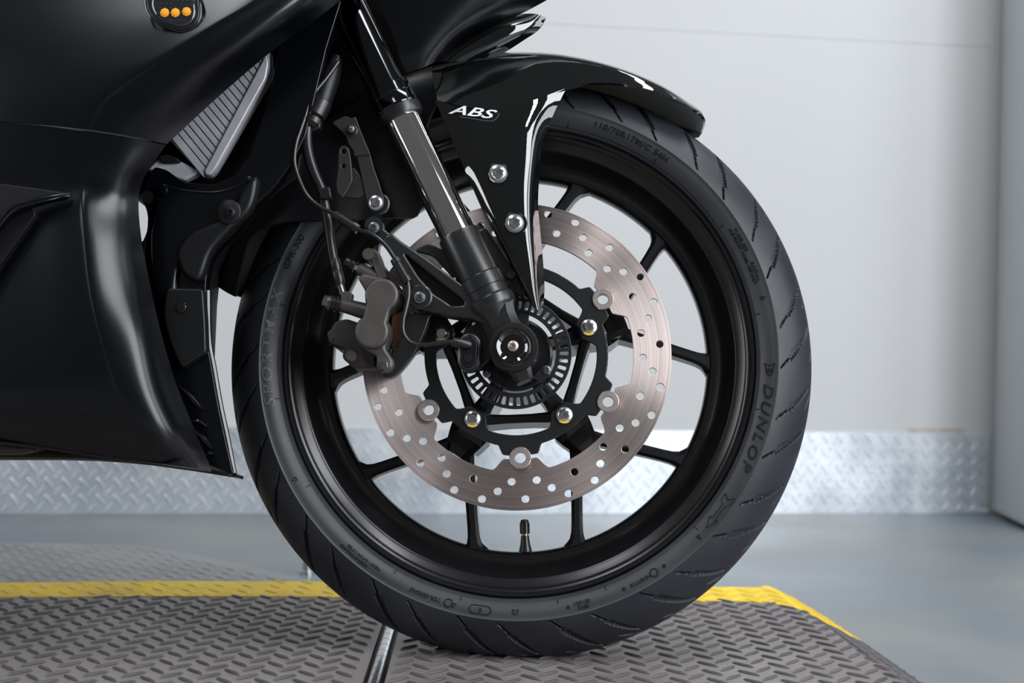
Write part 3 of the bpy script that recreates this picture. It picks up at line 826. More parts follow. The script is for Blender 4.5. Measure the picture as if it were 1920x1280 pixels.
# ------------------------------------------------------------------ fork leg
FY = -0.100
fo = Vector((-0.0020, FY, 0.0026)); fu = Vector((-0.4540, 0, 0.8910)).normalized()
FORK = obj('fork_leg', revolve([(0.004, 0.0160), (0.026, 0.0162), (0.034, 0.0180), (0.040, 0.0226), (0.0425, 0.0236), (0.0495, 0.0236), (0.0512, 0.0224), (0.0520, 0.0212), (0.0600, 0.0213), (0.0606, 0.0222), (0.0725, 0.0222), (0.0738, 0.0212), (0.0742, 0.0206), (0.1170, 0.0202), (0.1200, 0.0197), (0.1206, 0.0180)], fo, fo + fu, 48), 'cast', BIKE)
obj('chrome_tube', revolve([(0.115, 0.0175), (0.262, 0.0175)], fo, fo + fu, 64), 'chrome', FORK)
obj('dust_seal', revolve([(0.2455, 0.0180), (0.2460, 0.0205), (0.2490, 0.0222), (0.2560, 0.0226), (0.2565, 0.0205)], fo, fo + fu, 56), 'hose', FORK)
obj('seal_ring', revolve([(0.2562, 0.0200), (0.2564, 0.0222), (0.2575, 0.0226), (0.2590, 0.0217), (0.2690, 0.0214), (0.2692, 0.0211), (0.2697, 0.0214), (0.2790, 0.0212), (0.2800, 0.0200)], fo, fo + fu, 64), 'anod', FORK)
obj('upper_tube', revolve([(0.2790, 0.0205), (0.2815, 0.0205), (0.2817, 0.0194), (0.4700, 0.0194)], fo, fo + fu, 64), 'anod', FORK)
# axle clamp at the foot of the leg
clampm = [revolve([(0, 0.0215), (0.002, 0.0230), (0.036, 0.0232), (0.0385, 0.0222), (0.0385, 0.0170)], (0.0, -0.084, 0), (0, -0.2, 0), 48)]
clampm.append(loft([bar_section(fo + fu * t, fu, w, y0, -0.084, 0.45) for t, w, y0 in ((0.010, 0.036, -0.116), (0.020, 0.033, -0.1165), (0.030, 0.034, -0.117), (0.040, 0.040, -0.118))]))
clampm.append(bar(Vector((0.004, 0, -0.014)), Vector((0.011, 0, -0.0300)), [0.024, 0.020, 0.016], [-0.118, -0.117, -0.113], [-0.088] * 3, 0.4))
obj('axle_clamp', join_meshes(clampm), 'cast', FORK)
AXC = obj('axle_cap', revolve([(0.0, 0.0200), (0.005, 0.0200), (0.006, 0.0162), (0.0115, 0.0160), (0.0130, 0.0150), (0.0125, 0.0138), (0.0105, 0.0110), (0.0105, 0.0001)], (0, -0.117, 0), (0, -0.2, 0), 48), 'gloss', FORK)
obj('axle_spacer', lathe([(0.0001, -0.09), (0.017, -0.09), (0.017, -0.068), (0.0001, -0.068)], 32), 'rim', FORK)
AXB = obj('axle_bolt', socket_bolt((0, -0.1275, 0), 0.0052, 0.003), 'pinkbolt', FORK)
# caliper bracket cast with the leg
arm = pplate([(720, 441), (735, 437), (752, 452), (800, 484), (866, 532), (884, 546), (905, 556), (928, 566), (945, 590), (925, 604), (905, 606), (882, 597), (842, 592), (812, 585), (798, 583), (785, 581), (772, 573), (766, 558), (771, 543), (762, 525), (735, 480), (716, 455)], -0.114, -0.090, 0.0022, rad=0.004,
             holes=[[(757, 474), (800, 509), (866, 560), (872, 571), (846, 573), (836, 565), (813, 551), (803, 538), (786, 520)]])
ARM = obj('caliper_arm', arm, 'cast', FORK)
# dark web closing the back of the arm
obj('arm_web', pplate([(735, 452), (870, 545), (900, 570), (880, 590), (810, 580), (775, 560), (770, 530)], -0.096, -0.090, 0.001), 'cast', FORK)
def boss(px, py, y, r, h, m, parent, name='boss'):
    p = P(px, py, y); return obj(name, revolve([(0, r), (h * 0.8, r), (h, r * 0.88)], p, p + Vector((0, -1, 0)), 28), m, parent)
boss(788, 558, -0.1135, 0.0118, 0.005, 'cast', FORK)
obj('arm_bolt', socket_bolt(P(787, 558, -0.1185), 0.0058, 0.004), 'zincdark', FORK)
boss(703, 427, -0.104, 0.0092, 0.012, 'cast', FORK)
obj('arm_bolt', socket_bolt(P(701, 427, -0.116), 0.0055, 0.004), 'zincdark', FORK)
obj('arm_tip', pplate([(693, 425), (705, 412), (715, 424), (738, 444), (748, 452), (740, 462), (722, 452), (700, 442)], -0.112, -0.098, 0.002, rad=0.003), 'cast', FORK)
# small peg and pinch bolt between leg and fender
boss(958, 517, -0.098, 0.0042, 0.006, 'hose', FORK, 'peg')
obj('fender_lug', pplate([(880, 440), (910, 425), (940, 470), (975, 520), (985, 560), (960, 545), (930, 495)], -0.098, -0.088, 0.0015, rad=0.004), 'cast', FORK)
obj('fender_lug', pplate([(775, 470), (800, 455), (835, 470), (860, 510), (850, 522), (810, 478)], -0.100, -0.094, 0.001, rad=0.006), 'cast', FORK)

# ------------------------------------------------------------------ brake caliper
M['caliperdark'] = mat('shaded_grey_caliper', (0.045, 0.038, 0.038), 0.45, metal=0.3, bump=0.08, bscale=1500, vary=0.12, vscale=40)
CAL = obj('brake_caliper', pplate([(688, 513), (704, 517), (722, 521), (740, 532), (749, 548), (748, 565), (738, 578), (726, 586), (722, 594), (728, 605), (732, 620), (730, 636), (723, 650), (729, 662), (737, 676), (736, 689), (726, 698), (713, 695), (706, 684), (704, 668), (690, 659), (674, 648), (665, 632), (665, 614), (672, 600), (684, 590), (687, 578), (684, 562), (684, 546), (678, 534), (672, 522), (678, 513)], -0.113, -0.068, 0.003, smooth=True), 'caliper', BIKE)
def two_pistons(g):
    c1, c2 = P(716.5, 554, -0.118), P(698, 622.5, -0.118); r = 0.0158 + g
    pts = []
    ax_ = math.atan2(c2.z - c1.z, c2.x - c1.x)
    open_ = RAD(46)
    for k in range(25):
        t = ax_ + open_ + (2 * math.pi - 2 * open_) * k / 24; pts.append((c1.x + r * math.cos(t), c1.z + r * math.sin(t)))
    for k in range(25):
        t = ax_ + math.pi + open_ + (2 * math.pi - 2 * open_) * k / 24; pts.append((c2.x + r * math.cos(t), c2.z + r * math.sin(t)))
    return pts
obj('piston_housing', plate_mesh([two_pistons(0)], -0.1235, -0.110, 0.0028, 3), 'caliper', CAL, angle=50)
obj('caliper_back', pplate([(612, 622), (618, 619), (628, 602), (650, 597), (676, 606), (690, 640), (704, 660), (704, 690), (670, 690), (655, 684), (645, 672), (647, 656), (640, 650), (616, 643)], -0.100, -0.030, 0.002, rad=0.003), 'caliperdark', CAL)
obj('mount_ear', pplate([(681, 478), (683, 469), (691, 465), (701, 465), (709, 471), (713, 482), (718, 498), (728, 520), (712, 526), (703, 508), (697, 491), (688, 489)], -0.110, -0.084, 0.002, rad=0.003), 'caliper', CAL)
boss(692, 478, -0.109, 0.0060, 0.006, 'caliper', CAL, 'ear_boss')
def rod(a, b, ya, yb, prof, m, name, parent, n=20):
    p, q = P(*a, ya), P(*b, yb); L = (q - p).length
    return obj(name, revolve([(t * L, r) for t, r in prof], p, q, n), m, parent)
rod((712, 524), (673, 503), -0.102, -0.102, [(0, 0.0068), (0.9, 0.0062), (1.0, 0.0056)], 'caliper', 'bleed_boss', CAL)
rod((674, 503), (664, 499), -0.102, -0.102, [(0, 0.0044), (1, 0.0044)], 'zinc', 'bleed_nipple', CAL, 6)
rod((666, 500), (646, 489), -0.102, -0.102, [(0, 0.0056), (0.35, 0.0058), (0.5, 0.0046), (0.85, 0.0052), (1, 0.0036)], 'hose', 'bleed_cap', CAL)
rod((700, 588), (640, 571), -0.102, -0.102, [(0, 0.0100), (0.25, 0.0080), (0.6, 0.0072), (1.0, 0.0068)], 'caliper', 'banjo_boss', CAL)
obj('banjo_stop', pplate([(638, 547), (648, 545), (661, 549), (658, 566), (655, 580), (641, 577)], -0.108, -0.096, 0.001, rad=0.002), 'caliper', CAL)
rod((641, 573), (622, 568), -0.102, -0.102, [(0, 0.0074), (0.45, 0.0074), (0.47, 0.0066), (0.55, 0.0066), (0.57, 0.0074), (1, 0.0074)], 'hose', 'banjo_fitting', CAL, 24)
rod((622, 568.5), (615, 566.5), -0.102, -0.102, [(0, 0.0066), (0.4, 0.0066), (0.45, 0.0060), (0.5, 0.0070), (1, 0.0070)], 'zincdark', 'banjo_washer', CAL, 24)
rod((615, 566.5), (606, 564), -0.102, -0.102, [(0, 0.0060), (0.9, 0.0060), (1, 0.0053)], 'zincdark', 'banjo_bolt', CAL, 6)
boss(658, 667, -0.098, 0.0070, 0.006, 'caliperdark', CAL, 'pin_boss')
obj('pad_pin', revolve([(0, 0.0052), (0.0022, 0.0052), (0.0028, 0.0046)], P(658, 667, -0.104), P(658, 667, -0.104) + Vector((0, -1, 0)), 24), 'caliper', CAL)
obj('pin_slot', bar(P(655, 673, 0), P(661, 661, 0), [0.0014, 0.0014], [-0.1071, -0.1071], [-0.1060, -0.1060], 0.1), 'dark', CAL)
boss(720, 686, -0.1125, 0.0066, 0.004, 'caliper', CAL, 'pin_boss')
obj('slide_pin', hexbolt(P(719.5, 686, -0.1165), 0.0046, 0.003), 'zincdark', CAL)
obj('brake_pad', pplate([(735, 590), (766, 578), (768, 592), (756, 618), (755, 640), (745, 650), (735, 655), (728, 640), (733, 612)], -0.090, -0.072, 0.001, rad=0.002), 'pad', CAL)
obj('pad_clip', pplate([(676, 660), (700, 664), (703, 684), (690, 690), (676, 682)], -0.092, -0.070, 0.0015, rad=0.003), 'pad', CAL)
obj('caliper_carrier', pplate([(771, 583), (807, 590), (800, 612), (791, 635), (779, 660), (764, 680), (751, 695), (738, 706), (724, 710), (714, 702), (722, 690), (733, 664), (746, 648), (756, 622), (758, 600)], -0.103, -0.088, 0.0012, rad=0.003), 'cast', CAL)

# ------------------------------------------------------------------ wheel-speed sensor and its lead
def stadium(px, py, y, hw, hh, tilt=0.0):
    c = P(px, py, y); pts = []
    for k in range(13): t = math.pi * k / 12; pts.append((hw * math.cos(t), hh - hw + hw * math.sin(t)))
    for k in range(13): t = math.pi + math.pi * k / 12; pts.append((hw * math.cos(t), -(hh - hw) + hw * math.sin(t)))
    return [(c.x + x * math.cos(tilt) - z * math.sin(tilt), c.z + x * math.sin(tilt) + z * math.cos(tilt)) for x, z in pts]
SEN = obj('speed_sensor', plate_mesh([stadium(880, 660, -0.108, 0.0112, 0.0185)], -0.108, -0.092, 0.002), 'cast', BIKE)
obj('sensor_rim', plate_mesh([stadium(879, 659, -0.109, 0.0092, 0.0162), stadium(879, 659, -0.109, 0.0086, 0.0156)], -0.1094, -0.107, 0.0002, 1), 'zincdark', SEN)
obj('sensor_body', plate_mesh([stadium(879, 659, -0.109, 0.0080, 0.0150)], -0.1105, -0.106, 0.001), 'plastic', SEN)
boss(878.5, 672, -0.1095, 0.0044, 0.0032, 'plastic', SEN, 'sensor_bump')
obj('sensor_bracket', pplate([(868, 622), (900, 600), (930, 615), (935, 660), (900, 690), (868, 690), (858, 660)], -0.098, -0.086, 0.0015, rad=0.005), 'cast', SEN)
rod((845, 640), (884, 647), -0.115, -0.112, [(0, 0.0022), (0.1, 0.0042), (0.85, 0.0046), (1, 0.0030)], 'hose', 'lead_boot', SEN)
def px_path(pts): return [P(a, b, y) for a, b, y in pts]
LEAD = obj('sensor_lead', tube(px_path([(847, 640, -.115), (820, 643, -.116), (792, 646, -.117), (770, 641, -.119), (757, 624, -.121), (756, 602, -.122), (762, 575, -.122), (766, 552, -.121), (764, 528, -.12), (752, 506, -.119), (738, 481, -.119), (724, 461, -.120), (708, 446, -.121), (690, 436, -.121), (667, 429, -.121), (648, 416, -.121), (626, 401, -.121), (602, 389, -.121), (578, 369, -.121), (562, 339, -.121), (552, 303, -.121), (556, 266, -.121), (563, 245, -.120), (571, 222, -.119), (586, 180, -.117), (614, 144, -.113), (634, 116, -.108)]), 0.0021, 10, 5), 'hose', BIKE)
def sleeve(a, b, y, prof, parent, name='lead_grommet', m='hose'):
    return rod(a, b, y, y, prof, m, name, parent, 20)
G3 = [(0, 0.0046), (0.18, 0.0050), (0.2, 0.0042), (0.78, 0.0042), (0.8, 0.0052), (1, 0.0048)]
sleeve((740, 485), (765, 529), -0.1195, G3, LEAD)
sleeve((627, 402), (671, 430), -0.121, G3, LEAD)

# ------------------------------------------------------------------ brake hose
HOSE = obj('brake_hose', tube(px_path([(637, 535, -.103), (629, 505, -.104), (622, 470, -.105), (617, 432, -.106), (611, 395, -.108), (603, 356, -.110), (590, 326, -.112), (579, 292, -.113), (575, 262, -.113), (577, 238, -.112), (588, 215, -.110), (603, 180, -.106), (622, 140, -.100), (632, 108, -.095)]), [0.0044, 0.0048, 0.0052, 0.0054, 0.0056, 0.0056, 0.0056], 14, 6), 'hose', BIKE)
rod((642, 549), (635, 527), -0.1025, -0.1032, [(0, 0.0034), (1, 0.0034)], 'zincdark', 'hose_end', HOSE)
rod((637, 533), (626, 484), -0.1030, -0.1040, [(0, 0.0045), (0.15, 0.0056), (0.45, 0.0054), (0.5, 0.0048), (0.6, 0.0056), (0.95, 0.0054), (1, 0.0046)], 'hose', 'hose_crimp', HOSE)
rod((580, 238), (603, 190), -0.113, -0.107, [(0, 0.0066), (0.12, 0.0098), (0.3, 0.0100), (0.34, 0.0080), (0.42, 0.0110), (0.95, 0.0112), (1, 0.0095)], 'hose', 'hose_collar', HOSE, 24)
rod((602, 194), (632, 112), -0.107, -0.095, [(0, 0.0100), (0.5, 0.0098), (1, 0.0070)], 'plastic', 'hose_boot', HOSE, 24)
obj('hose_clip', pplate([(596, 352), (618, 349), (621, 370), (602, 373)], -0.120, -0.104, 0.0012, rad=0.002), 'plastic', HOSE)
obj('hose_clip', pplate([(558, 214), (576, 208), (602, 222), (600, 240), (580, 248), (560, 236)], -0.116, -0.104, 0.0015, rad=0.003), 'hose', HOSE)

# ------------------------------------------------------------------ hose brackets
BR = obj('hose_bracket', pplate([(622, 229), (648, 216), (659, 222), (666, 217), (677, 247), (693, 285), (700, 312), (712, 346), (720, 374), (718, 390), (706, 397), (693, 391), (688, 376), (678, 330), (668, 292), (653, 270), (648, 254)], -0.112, -0.109, 0.0008, rad=0.003), 'bracket', BIKE)
obj('bracket_leaf', pplate([(634, 283), (637, 275), (645, 272), (654, 277), (658, 300), (661, 338), (652, 355), (642, 372), (632, 361), (630, 341), (633, 318)], -0.116, -0.113, 0.0008, rad=0.003, holes=[[(644 + 4.5 * math.cos(t), 283.6 + 5 * math.sin(t)) for t in np.linspace(0, 2 * math.pi, 12, endpoint=False)], [(644 + 4 * math.cos(t), 311 + 4.5 * math.sin(t)) for t in np.linspace(0, 2 * math.pi, 12, endpoint=False)]]), 'bracket', BR)
obj('bracket_web', pplate([(642, 330), (662, 312), (676, 330), (684, 362), (672, 372), (645, 370)], -0.110, -0.106, 0.0008, rad=0.003), 'bracket', BR)
obj('bracket_rib', pplate([(662, 286), (692, 283), (694, 290), (664, 293)], -0.1135, -0.110, 0.0008, rad=0.001), 'bracket', BR)
boss(660, 246, -0.111, 0.0058, 0.0022, 'bracket', BR, 'washer')
obj('bracket_nut', revolve([(0, 0.0046), (0.003, 0.0046), (0.006, 0.0032), (0.007, 0.0010)], P(660, 245, -0.113), P(660, 245, -0.113) + Vector((0, -1, 0)), 20), 'zincdark', BR)
obj('bracket_bolt', socket_bolt(P(705, 381, -0.112), 0.0076, 0.0042), 'zinc', BR)
boss(712, 383, -0.106, 0.0100, 0.004, 'hose', BR, 'bush')

# ------------------------------------------------------------------ front fender
FENFLIP = True
def tr(theta, r, y): return pol(theta, r, y)
def from_px(px, py, y): return P(px, py, y)
stations = []          # crown angle, crown r, shoulder (r, y), near edge point
ST = [(36.4, .3110, .3100, -.022, (1316, 218, -.030)),
      (34.5, .3140, .3105, -.034, (1309, 209, -.046)),
      (31.0, .3160, .3085, -.043, (1290, 198, -.056)),
      (26.5, .3178, .3080, -.048, (1245, 177, -.062)),
      (20.0, .3186, .3070, -.051, (1185, 160, -.066)),
      (14.0, .3190, .3060, -.053, (1130, 155, -.069)),
      (9.0, .3192, .3050, -.055, (1090, 159, -.073)),
      (4.5, .3192, .3040, -.058, (1045, 174, -.0815)),
      (0.0, .3192, .3020, -.062, (995, 190, -.093)),
      (-5.0, .3192, .3010, -.064, (945, 204, -.0985)),
      (-11.0, .3192, .3000, -.064, (885, 203, -.0985)),
      (-17.5, .3190, .3000, -.062, (820, 188, -.0940)),
      (-21.5, .3190, .3005, -.059, (800, 235, -.084)),
      (-25.5, .3190, .3010, -.058, (790, 320, -.079)),
      (-30.0, .3190, .3020, -.056, (782, 404, -.075)),
      (-37.0, .3190, .3030, -.055, (735, 408, -.073)),
      (-46.0, .3190, .3040, -.054, (670, 411, -.072)),
      (-54.0, .3190, .3050, -.053, (600, 413, -.070)),
      (-60.0, .3190, .3055, -.052, (546, 415, -.066)),
      (-65.5, .3188, .3060, -.051, (500, 424, -.063)),
      (-70.0, .3186, .3065, -.049, (470, 444, -.060)),
      (-74.0, .3182, .3070, -.045, (452, 500, -.056)),
      (-77.0, .3170, .3080, -.034, (440, 556, -.046))]
rows = []
for th_, rc, rs, ys, e in ST:
    E_ = from_px(*e); te = math.degrees(math.atan2(E_.x, E_.z)); re = math.hypot(E_.x, E_.z)
    tm_ = th_ + (te - th_) * 0.35
    near = [tr(th_, rc, 0), tr(th_ + (te - th_) * 0.10, rc - (rc - rs) * 0.30, ys * 0.55), tr(tm_, rs, ys), tr(th_ + (te - th_) * 0.7, rs + (re - rs) * 0.5, ys + (e[2] - ys) * 0.55), E_]
    rf = max(re, 0.262)
    far = [tr(th_, rf, 0.070 if th_ < 30 else -e[2]), tr(th_, rs + (rf - rs) * 0.5, -ys * 1.1), tr(th_, rs, -ys), tr(th_, rc - (rc - rs) * 0.30, -ys * 0.55)]
    rows.append(far + near)
kf = next(i for i, q in enumerate(ST) if q[0] == -17.5)
fm, fg = sheet(rows[:kf + 1], 4, 4, 0.0028, flip=FENFLIP, two=True)
fr, _ = sheet(rows[kf:], 4, 4, 0.0026, flip=FENFLIP, two=True)
# is the thickness on the inside?  move outwards check: the second layer must be nearer to the axle
leg = [[(815, 187, -.0940), (868, 202, -.0985), (925, 206, -.0995), (992, 190, -.0935), (1062, 165, -.0770)],
       [(838, 240, -.0960), (882, 240, -.1020), (930, 240, -.1040), (993, 232, -.1010), (1037, 216, -.0830)],
       [(862, 296, -.0995), (892, 296, -.1060), (930, 296, -.1085), (994, 288, -.1050), (1017, 270, -.0850)],
       [(885, 350, -.1015), (907, 350, -.1085), (938, 350, -.1110), (990, 346, -.1080), (1011, 336, -.0860)],
       [(906, 397, -.1030), (924, 397, -.1100), (950, 397, -.1125), (990, 393, -.1095), (1009, 385, -.0865)],
       [(931, 444, -.1040), (944, 444, -.1105), (965, 444, -.1130), (992, 441, -.1105), (1013, 434, -.0870)],
       [(957, 496, -.1045), (966, 496, -.1105), (980, 496, -.1125), (997, 494, -.1110), (1018, 487, -.0880)],
       [(984, 548, -.1050), (989, 549, -.1095), (995, 549, -.1110), (1002, 548, -.1105), (1021, 541, -.0900)],
       [(1001, 577, -.1060), (1003, 580, -.1080), (1005, 582, -.1085), (1009, 581, -.1080), (1019, 571, -.0920)]]
lm_, _ = sheet([[from_px(*q) for q in r] for r in leg], 5, 5, 0.003, flip=True)
FEN = obj('front_fender', fm, ['gloss', 'plastic'], BIKE, angle=60)
obj('rear_fender', fr, ['plastic', 'plastic'], FEN, angle=60)
LEG = obj('fender_leg', lm_, 'gloss', FEN, angle=50)
for (px, py, y) in ((934, 326, -.1098), (965, 419, -.1124)):
    p = P(px, py, y)
    obj('bolt_recess', revolve([(-0.002, 0.0118), (0.0014, 0.0118), (0.0016, 0.0108), (0.0008, 0.0100), (0.0008, 0.0001)], p, p + Vector((0, -1, 0)), 32), 'gloss', FEN)
    obj('fender_bolt', socket_bolt(p + Vector((0, -0.0006, 0)), 0.0092, 0.0042), 'zinc', FEN)
# badge
def on_leg(cx, cy, y, sx):
    def fn(x, yy, z):
        p = P(cx + x * sx, cy - yy * sx, y); return (p.x, p.y - z, p.z)
    return fn
bt = text_mesh('ABS', 1.0, 0.0)
def badge(x, y, z):
    px = 888 + x * 47 + y * 22; py = 212 - y * 21 + x * 6.5
    p = P(px, py, -0.1000 + 0.0), 
    return (p[0].x, -0.1028 + (0.0020 if px < 860 else 0.0) - z, p[0].z)
bt2 = text_mesh('ABS', 1.0, 0.00015, space=1.0, width=1.0)
obj('badge_lettering', remap(bt2, badge), 'white', FEN, smooth=False)

def badge_y(px): return -0.1028 + (0.0020 if px < 860 else 0.0)
obj('badge_outline', tube([P(a, b, badge_y(a) + 0.0004) for a, b in ((862, 219), (890, 223), (918, 227), (927, 225), (935, 216), (936, 212))], 0.00022, 6, 4), 'greyline', FEN)

# ------------------------------------------------------------------ fairing, upper
def sheet_px(rows, nu=6, nv=6, th=0.003, flip=False):
    return sheet([[from_px(*q) for q in r] for r in rows], nu, nv, th, flip)
UP = [[(-120, -70, -.185), (150, -70, -.190), (400, -70, -.192), (560, -70, -.195), (640, -70, -.180), (735, -70, -.130)],
      [(-120, 0, -.190), (120, 0, -.198), (330, 0, -.203), (474, 0, -.210), (560, 0, -.200), (640, 0, -.150)],
      [(-120, 45, -.194), (100, 45, -.203), (270, 45, -.209), (402, 44, -.216), (500, 46, -.207), (581, 45, -.163)],
      [(-120, 92, -.197), (80, 92, -.207), (220, 92, -.213), (330, 90, -.219), (440, 92, -.210), (515, 92, -.170)],
      [(-120, 140, -.199), (60, 140, -.209), (170, 140, -.215), (255, 139, -.219), (370, 142, -.211), (458, 139, -.176)],
      [(-120, 186, -.200), (40, 187, -.209), (130, 188, -.213), (190, 189, -.215), (310, 194, -.209), (402, 188, -.181)],
      [(-120, 222, -.200), (20, 229, -.208), (90, 235, -.210), (160, 243, -.210), (240, 255, -.204), (313, 270, -.187)]]
UP = [[(-120, -420, -.150), (150, -420, -.155), (400, -400, -.155), (610, -380, -.152), (710, -360, -.140), (860, -340, -.100)]] + UP
UP = [[(-850, r[0][1] - 20, r[0][2] + 0.004), (-480, r[0][1] - 10, r[0][2])] + r for r in UP]
UP = [r[:6] + [(r[5][0] + 13, r[5][1] + 1, r[5][2] + 0.0012)] + r[6:] for r in UP]
um, ug = sheet_px(UP, 6, 6, 0.003, True)
UF = obj('upper_fairing', um, 'fairing', BIKE, angle=60)
LOW = [[(-120, 224, -.198), (20, 231, -.206), (90, 237, -.208), (160, 245, -.208), (240, 257, -.202), (311, 272, -.185)],
       [(-120, 300, -.194), (30, 302, -.201), (100, 303, -.203), (165, 304, -.203), (232, 304, -.197), (289, 304, -.178)],
       [(-120, 345, -.190), (40, 347, -.197), (110, 347, -.199), (160, 346, -.199), (220, 345, -.192), (266, 343, -.172)],
       [(-120, 390, -.188), (40, 390, -.197), (110, 390, -.202), (158, 388, -.204), (214, 384, -.196), (260, 378, -.168)],
       [(-120, 455, -.190), (40, 455, -.199), (110, 455, -.205), (163, 452, -.208), (216, 450, -.198), (265, 446, -.166)],
       [(-120, 550, -.193), (40, 550, -.201), (115, 548, -.206), (174, 545, -.209), (229, 540, -.197), (281, 531, -.163)],
       [(-120, 640, -.194), (40, 640, -.201), (120, 638, -.205), (195, 636, -.207), (250, 630, -.193), (302, 624, -.158)],
       [(-120, 730, -.190), (40, 732, -.197), (140, 736, -.200), (228, 738, -.200), (282, 732, -.1905), (331, 721, -.150)],
       [(-120, 790, -.180), (40, 797, -.186), (160, 808, -.188), (270, 818, -.187), (318, 812, -.1785), (363, 801, -.142)],
       [(-120, 818, -.160), (40, 832, -.166), (170, 850, -.168), (300, 868, -.166), (350, 875, -.155), (397, 881, -.135)]]
for k_ in range(3, 7):
    r = LOW[k_]; LOW[k_] = r[:4] + [(r[4][0] + 12, r[4][1], r[3][2] + (0.0190 if k_ < 6 else 0.0145))] + r[5:]
LOW = [r[:3] + [(r[3][0] - 10, r[3][1], r[3][2] + (0.0006 if 2 < i < 9 else 0.0))] + r[3:] for i, r in enumerate(LOW)]
LOW = [[(-850, r[0][1] - 12, r[0][2] + 0.004), (-480, r[0][1] - 6, r[0][2])] + r for r in LOW]
lwm, lg = sheet_px(LOW, 6, 6, 0.003, True)
LF_ = obj('lower_fairing', lwm, 'fairing', BIKE, angle=60)
# side vent: folded lip over a dark plate standing in for the mouth's shade
vent = [[(-90, 520, -.206), (-40, 470, -.207), (0, 417, -.208), (24, 389, -.209), (60, 377, -.209), (100, 368, -.209), (131, 363, -.206)],
        [(-90, 530, -.214), (-40, 480, -.216), (0, 424, -.217), (26, 396, -.217), (61, 383, -.217), (101, 373, -.215), (131, 366, -.207)],
        [(-90, 545, -.207), (-40, 492, -.208), (0, 436, -.209), (30, 406, -.209), (62, 391, -.209), (100, 380, -.208), (126, 375, -.205)]]
vm, _ = sheet_px(vent, 4, 5, 0.001, True)
obj('vent_lip', vm, 'fairing', LF_, angle=60)
obj('vent_glint_bead', tube([P(*q) for q in vent[0]], [0.0016, 0.0018, 0.0018, 0.0014, 0.0006], 8, 6), 'fairing', LF_)  # bead added along the lip to catch the overhead light as a bright line
obj('vent_mouth_shade', pplate([(-90, 545), (0, 428), (28, 400), (62, 390), (66, 402), (58, 415), (0, 495), (-60, 580)], -0.2075, -0.196, 0.0008, rad=0.004), 'dark', LF_)
obj('vent_shelf', pplate([(-90, 346), (0, 344), (60, 352), (128, 362), (100, 366), (60, 374), (24, 386), (0, 410), (-90, 500)], -0.2010, -0.190, 0.0008, rad=0.003), 'dark', LF_)
# turn signal set in the fairing
sig = [(270, 10), (272, -14), (285, -32), (320, -38), (355, -34), (372, -14), (378, 14), (376, 34), (368, 48), (352, 58), (336, 60), (318, 54), (296, 45), (280, 32)]
YS = -0.2135
def sig_out(s): 
    c = (326, 12); return [(c[0] + (x - c[0]) * s, c[1] + (y - c[1]) * s) for x, y in sig]
TS = obj('turn_signal', pplate(sig_out(1.0), YS - 0.004, YS + 0.010, 0.0015, smooth=True), 'gloss', BIKE)
obj('signal_bezel', pplate(sig_out(0.93), YS - 0.0055, YS + 0.004, 0.0018, smooth=True), 'plastic', TS)
obj('signal_bowl', pplate(sig_out(0.78), YS - 0.0075, YS + 0.002, 0.0030, smooth=True), 'smoke', TS)
led = fix_normals(revolve([(0, 0.0042), (0.0008, 0.0042), (0.0010, 0.0028), (0.0016, 0.0026), (0.0018, 0.0001)], (0, 0, 0), (0, -1, 0), 8)); finish(led, 'amber', False)
for (px, py) in ((309, 24), (329, 24), (350, 22)):
    l_ = bpy.data.objects.new('amber_cell', led); COL.objects.link(l_); l_.parent = TS; l_.location = P(px, py, YS - 0.0076)
dot = fix_normals(revolve([(0, 0.0005), (0.0003, 0.0003)], (0, 0, 0), (0, -1, 0), 6)); finish(dot, 'zincdark')
dots = []
for i in range(9):
    for j in range(5):
        px, py = 292 + i * 9 + j * 2.5, 13 - j * 7 + i * 0.4
        if py > -40 and px < 362: dots.append((px, py))
for px, py in dots + [(320 + 7 * i, 38) for i in range(5)]:
    l_ = bpy.data.objects.new('lens_dot', dot); COL.objects.link(l_); l_.parent = TS; l_.location = P(px, py, YS - 0.0074)
# fairing inner panels
IN = obj('inner_fairing', pplate([(312, 318), (345, 342), (400, 346), (440, 330), (470, 290), (500, 200), (530, 60), (580, 20), (640, 0), (612, 90), (588, 190), (572, 255), (548, 305), (515, 350), (470, 392), (442, 432), (412, 462), (395, 485), (386, 525), (385, 565), (388, 639), (397, 690), (409, 759), (424, 830), (437, 886), (434, 892), (395, 884), (330, 760), (296, 640), (276, 540), (270, 470), (272, 448), (276, 428), (277, 405), (273, 388), (264, 374), (276, 335), (290, 312)], -0.120, -0.105, 0.001, rad=0.003), 'fairing', BIKE)
def soft(pts, y0, y1, name, m='plastic', b=0.004): return obj(name, pplate(pts, y0, y1, b, smooth=True), m, IN, angle=60)
soft([(300, 345), (340, 352), (400, 356), (445, 345), (470, 330), (440, 390), (400, 425), (365, 455), (335, 500), (325, 560), (300, 560), (284, 500), (282, 440), (290, 400)], -0.128, -0.112, 'inner_cover', 'fairing')
soft([(330, 470), (350, 440), (390, 420), (430, 400), (450, 360), (480, 330), (470, 388), (430, 430), (395, 470), (375, 520), (350, 520), (335, 500)], -0.134, -0.116, 'inner_duct', 'plastic')
boss(430, 398, -0.133, 0.0115, 0.004, 'plastic', IN, 'screw_cup')
obj('panel_screw', socket_bolt(P(432, 399, -0.137), 0.0055, 0.003), 'plastic', IN)
boss(308, 357, -0.127, 0.0040, 0.005, 'gloss', IN, 'screw')
boss(278, 372, -0.119, 0.0062, 0.006, 'plastic', IN, 'screw')
obj('inner_flap', pplate([(312, 542), (318, 540), (380, 541), (384, 600), (386, 660), (340, 690), (318, 640), (306, 590)], -0.131, -0.116, 0.0015, rad=0.004), 'plastic', IN)
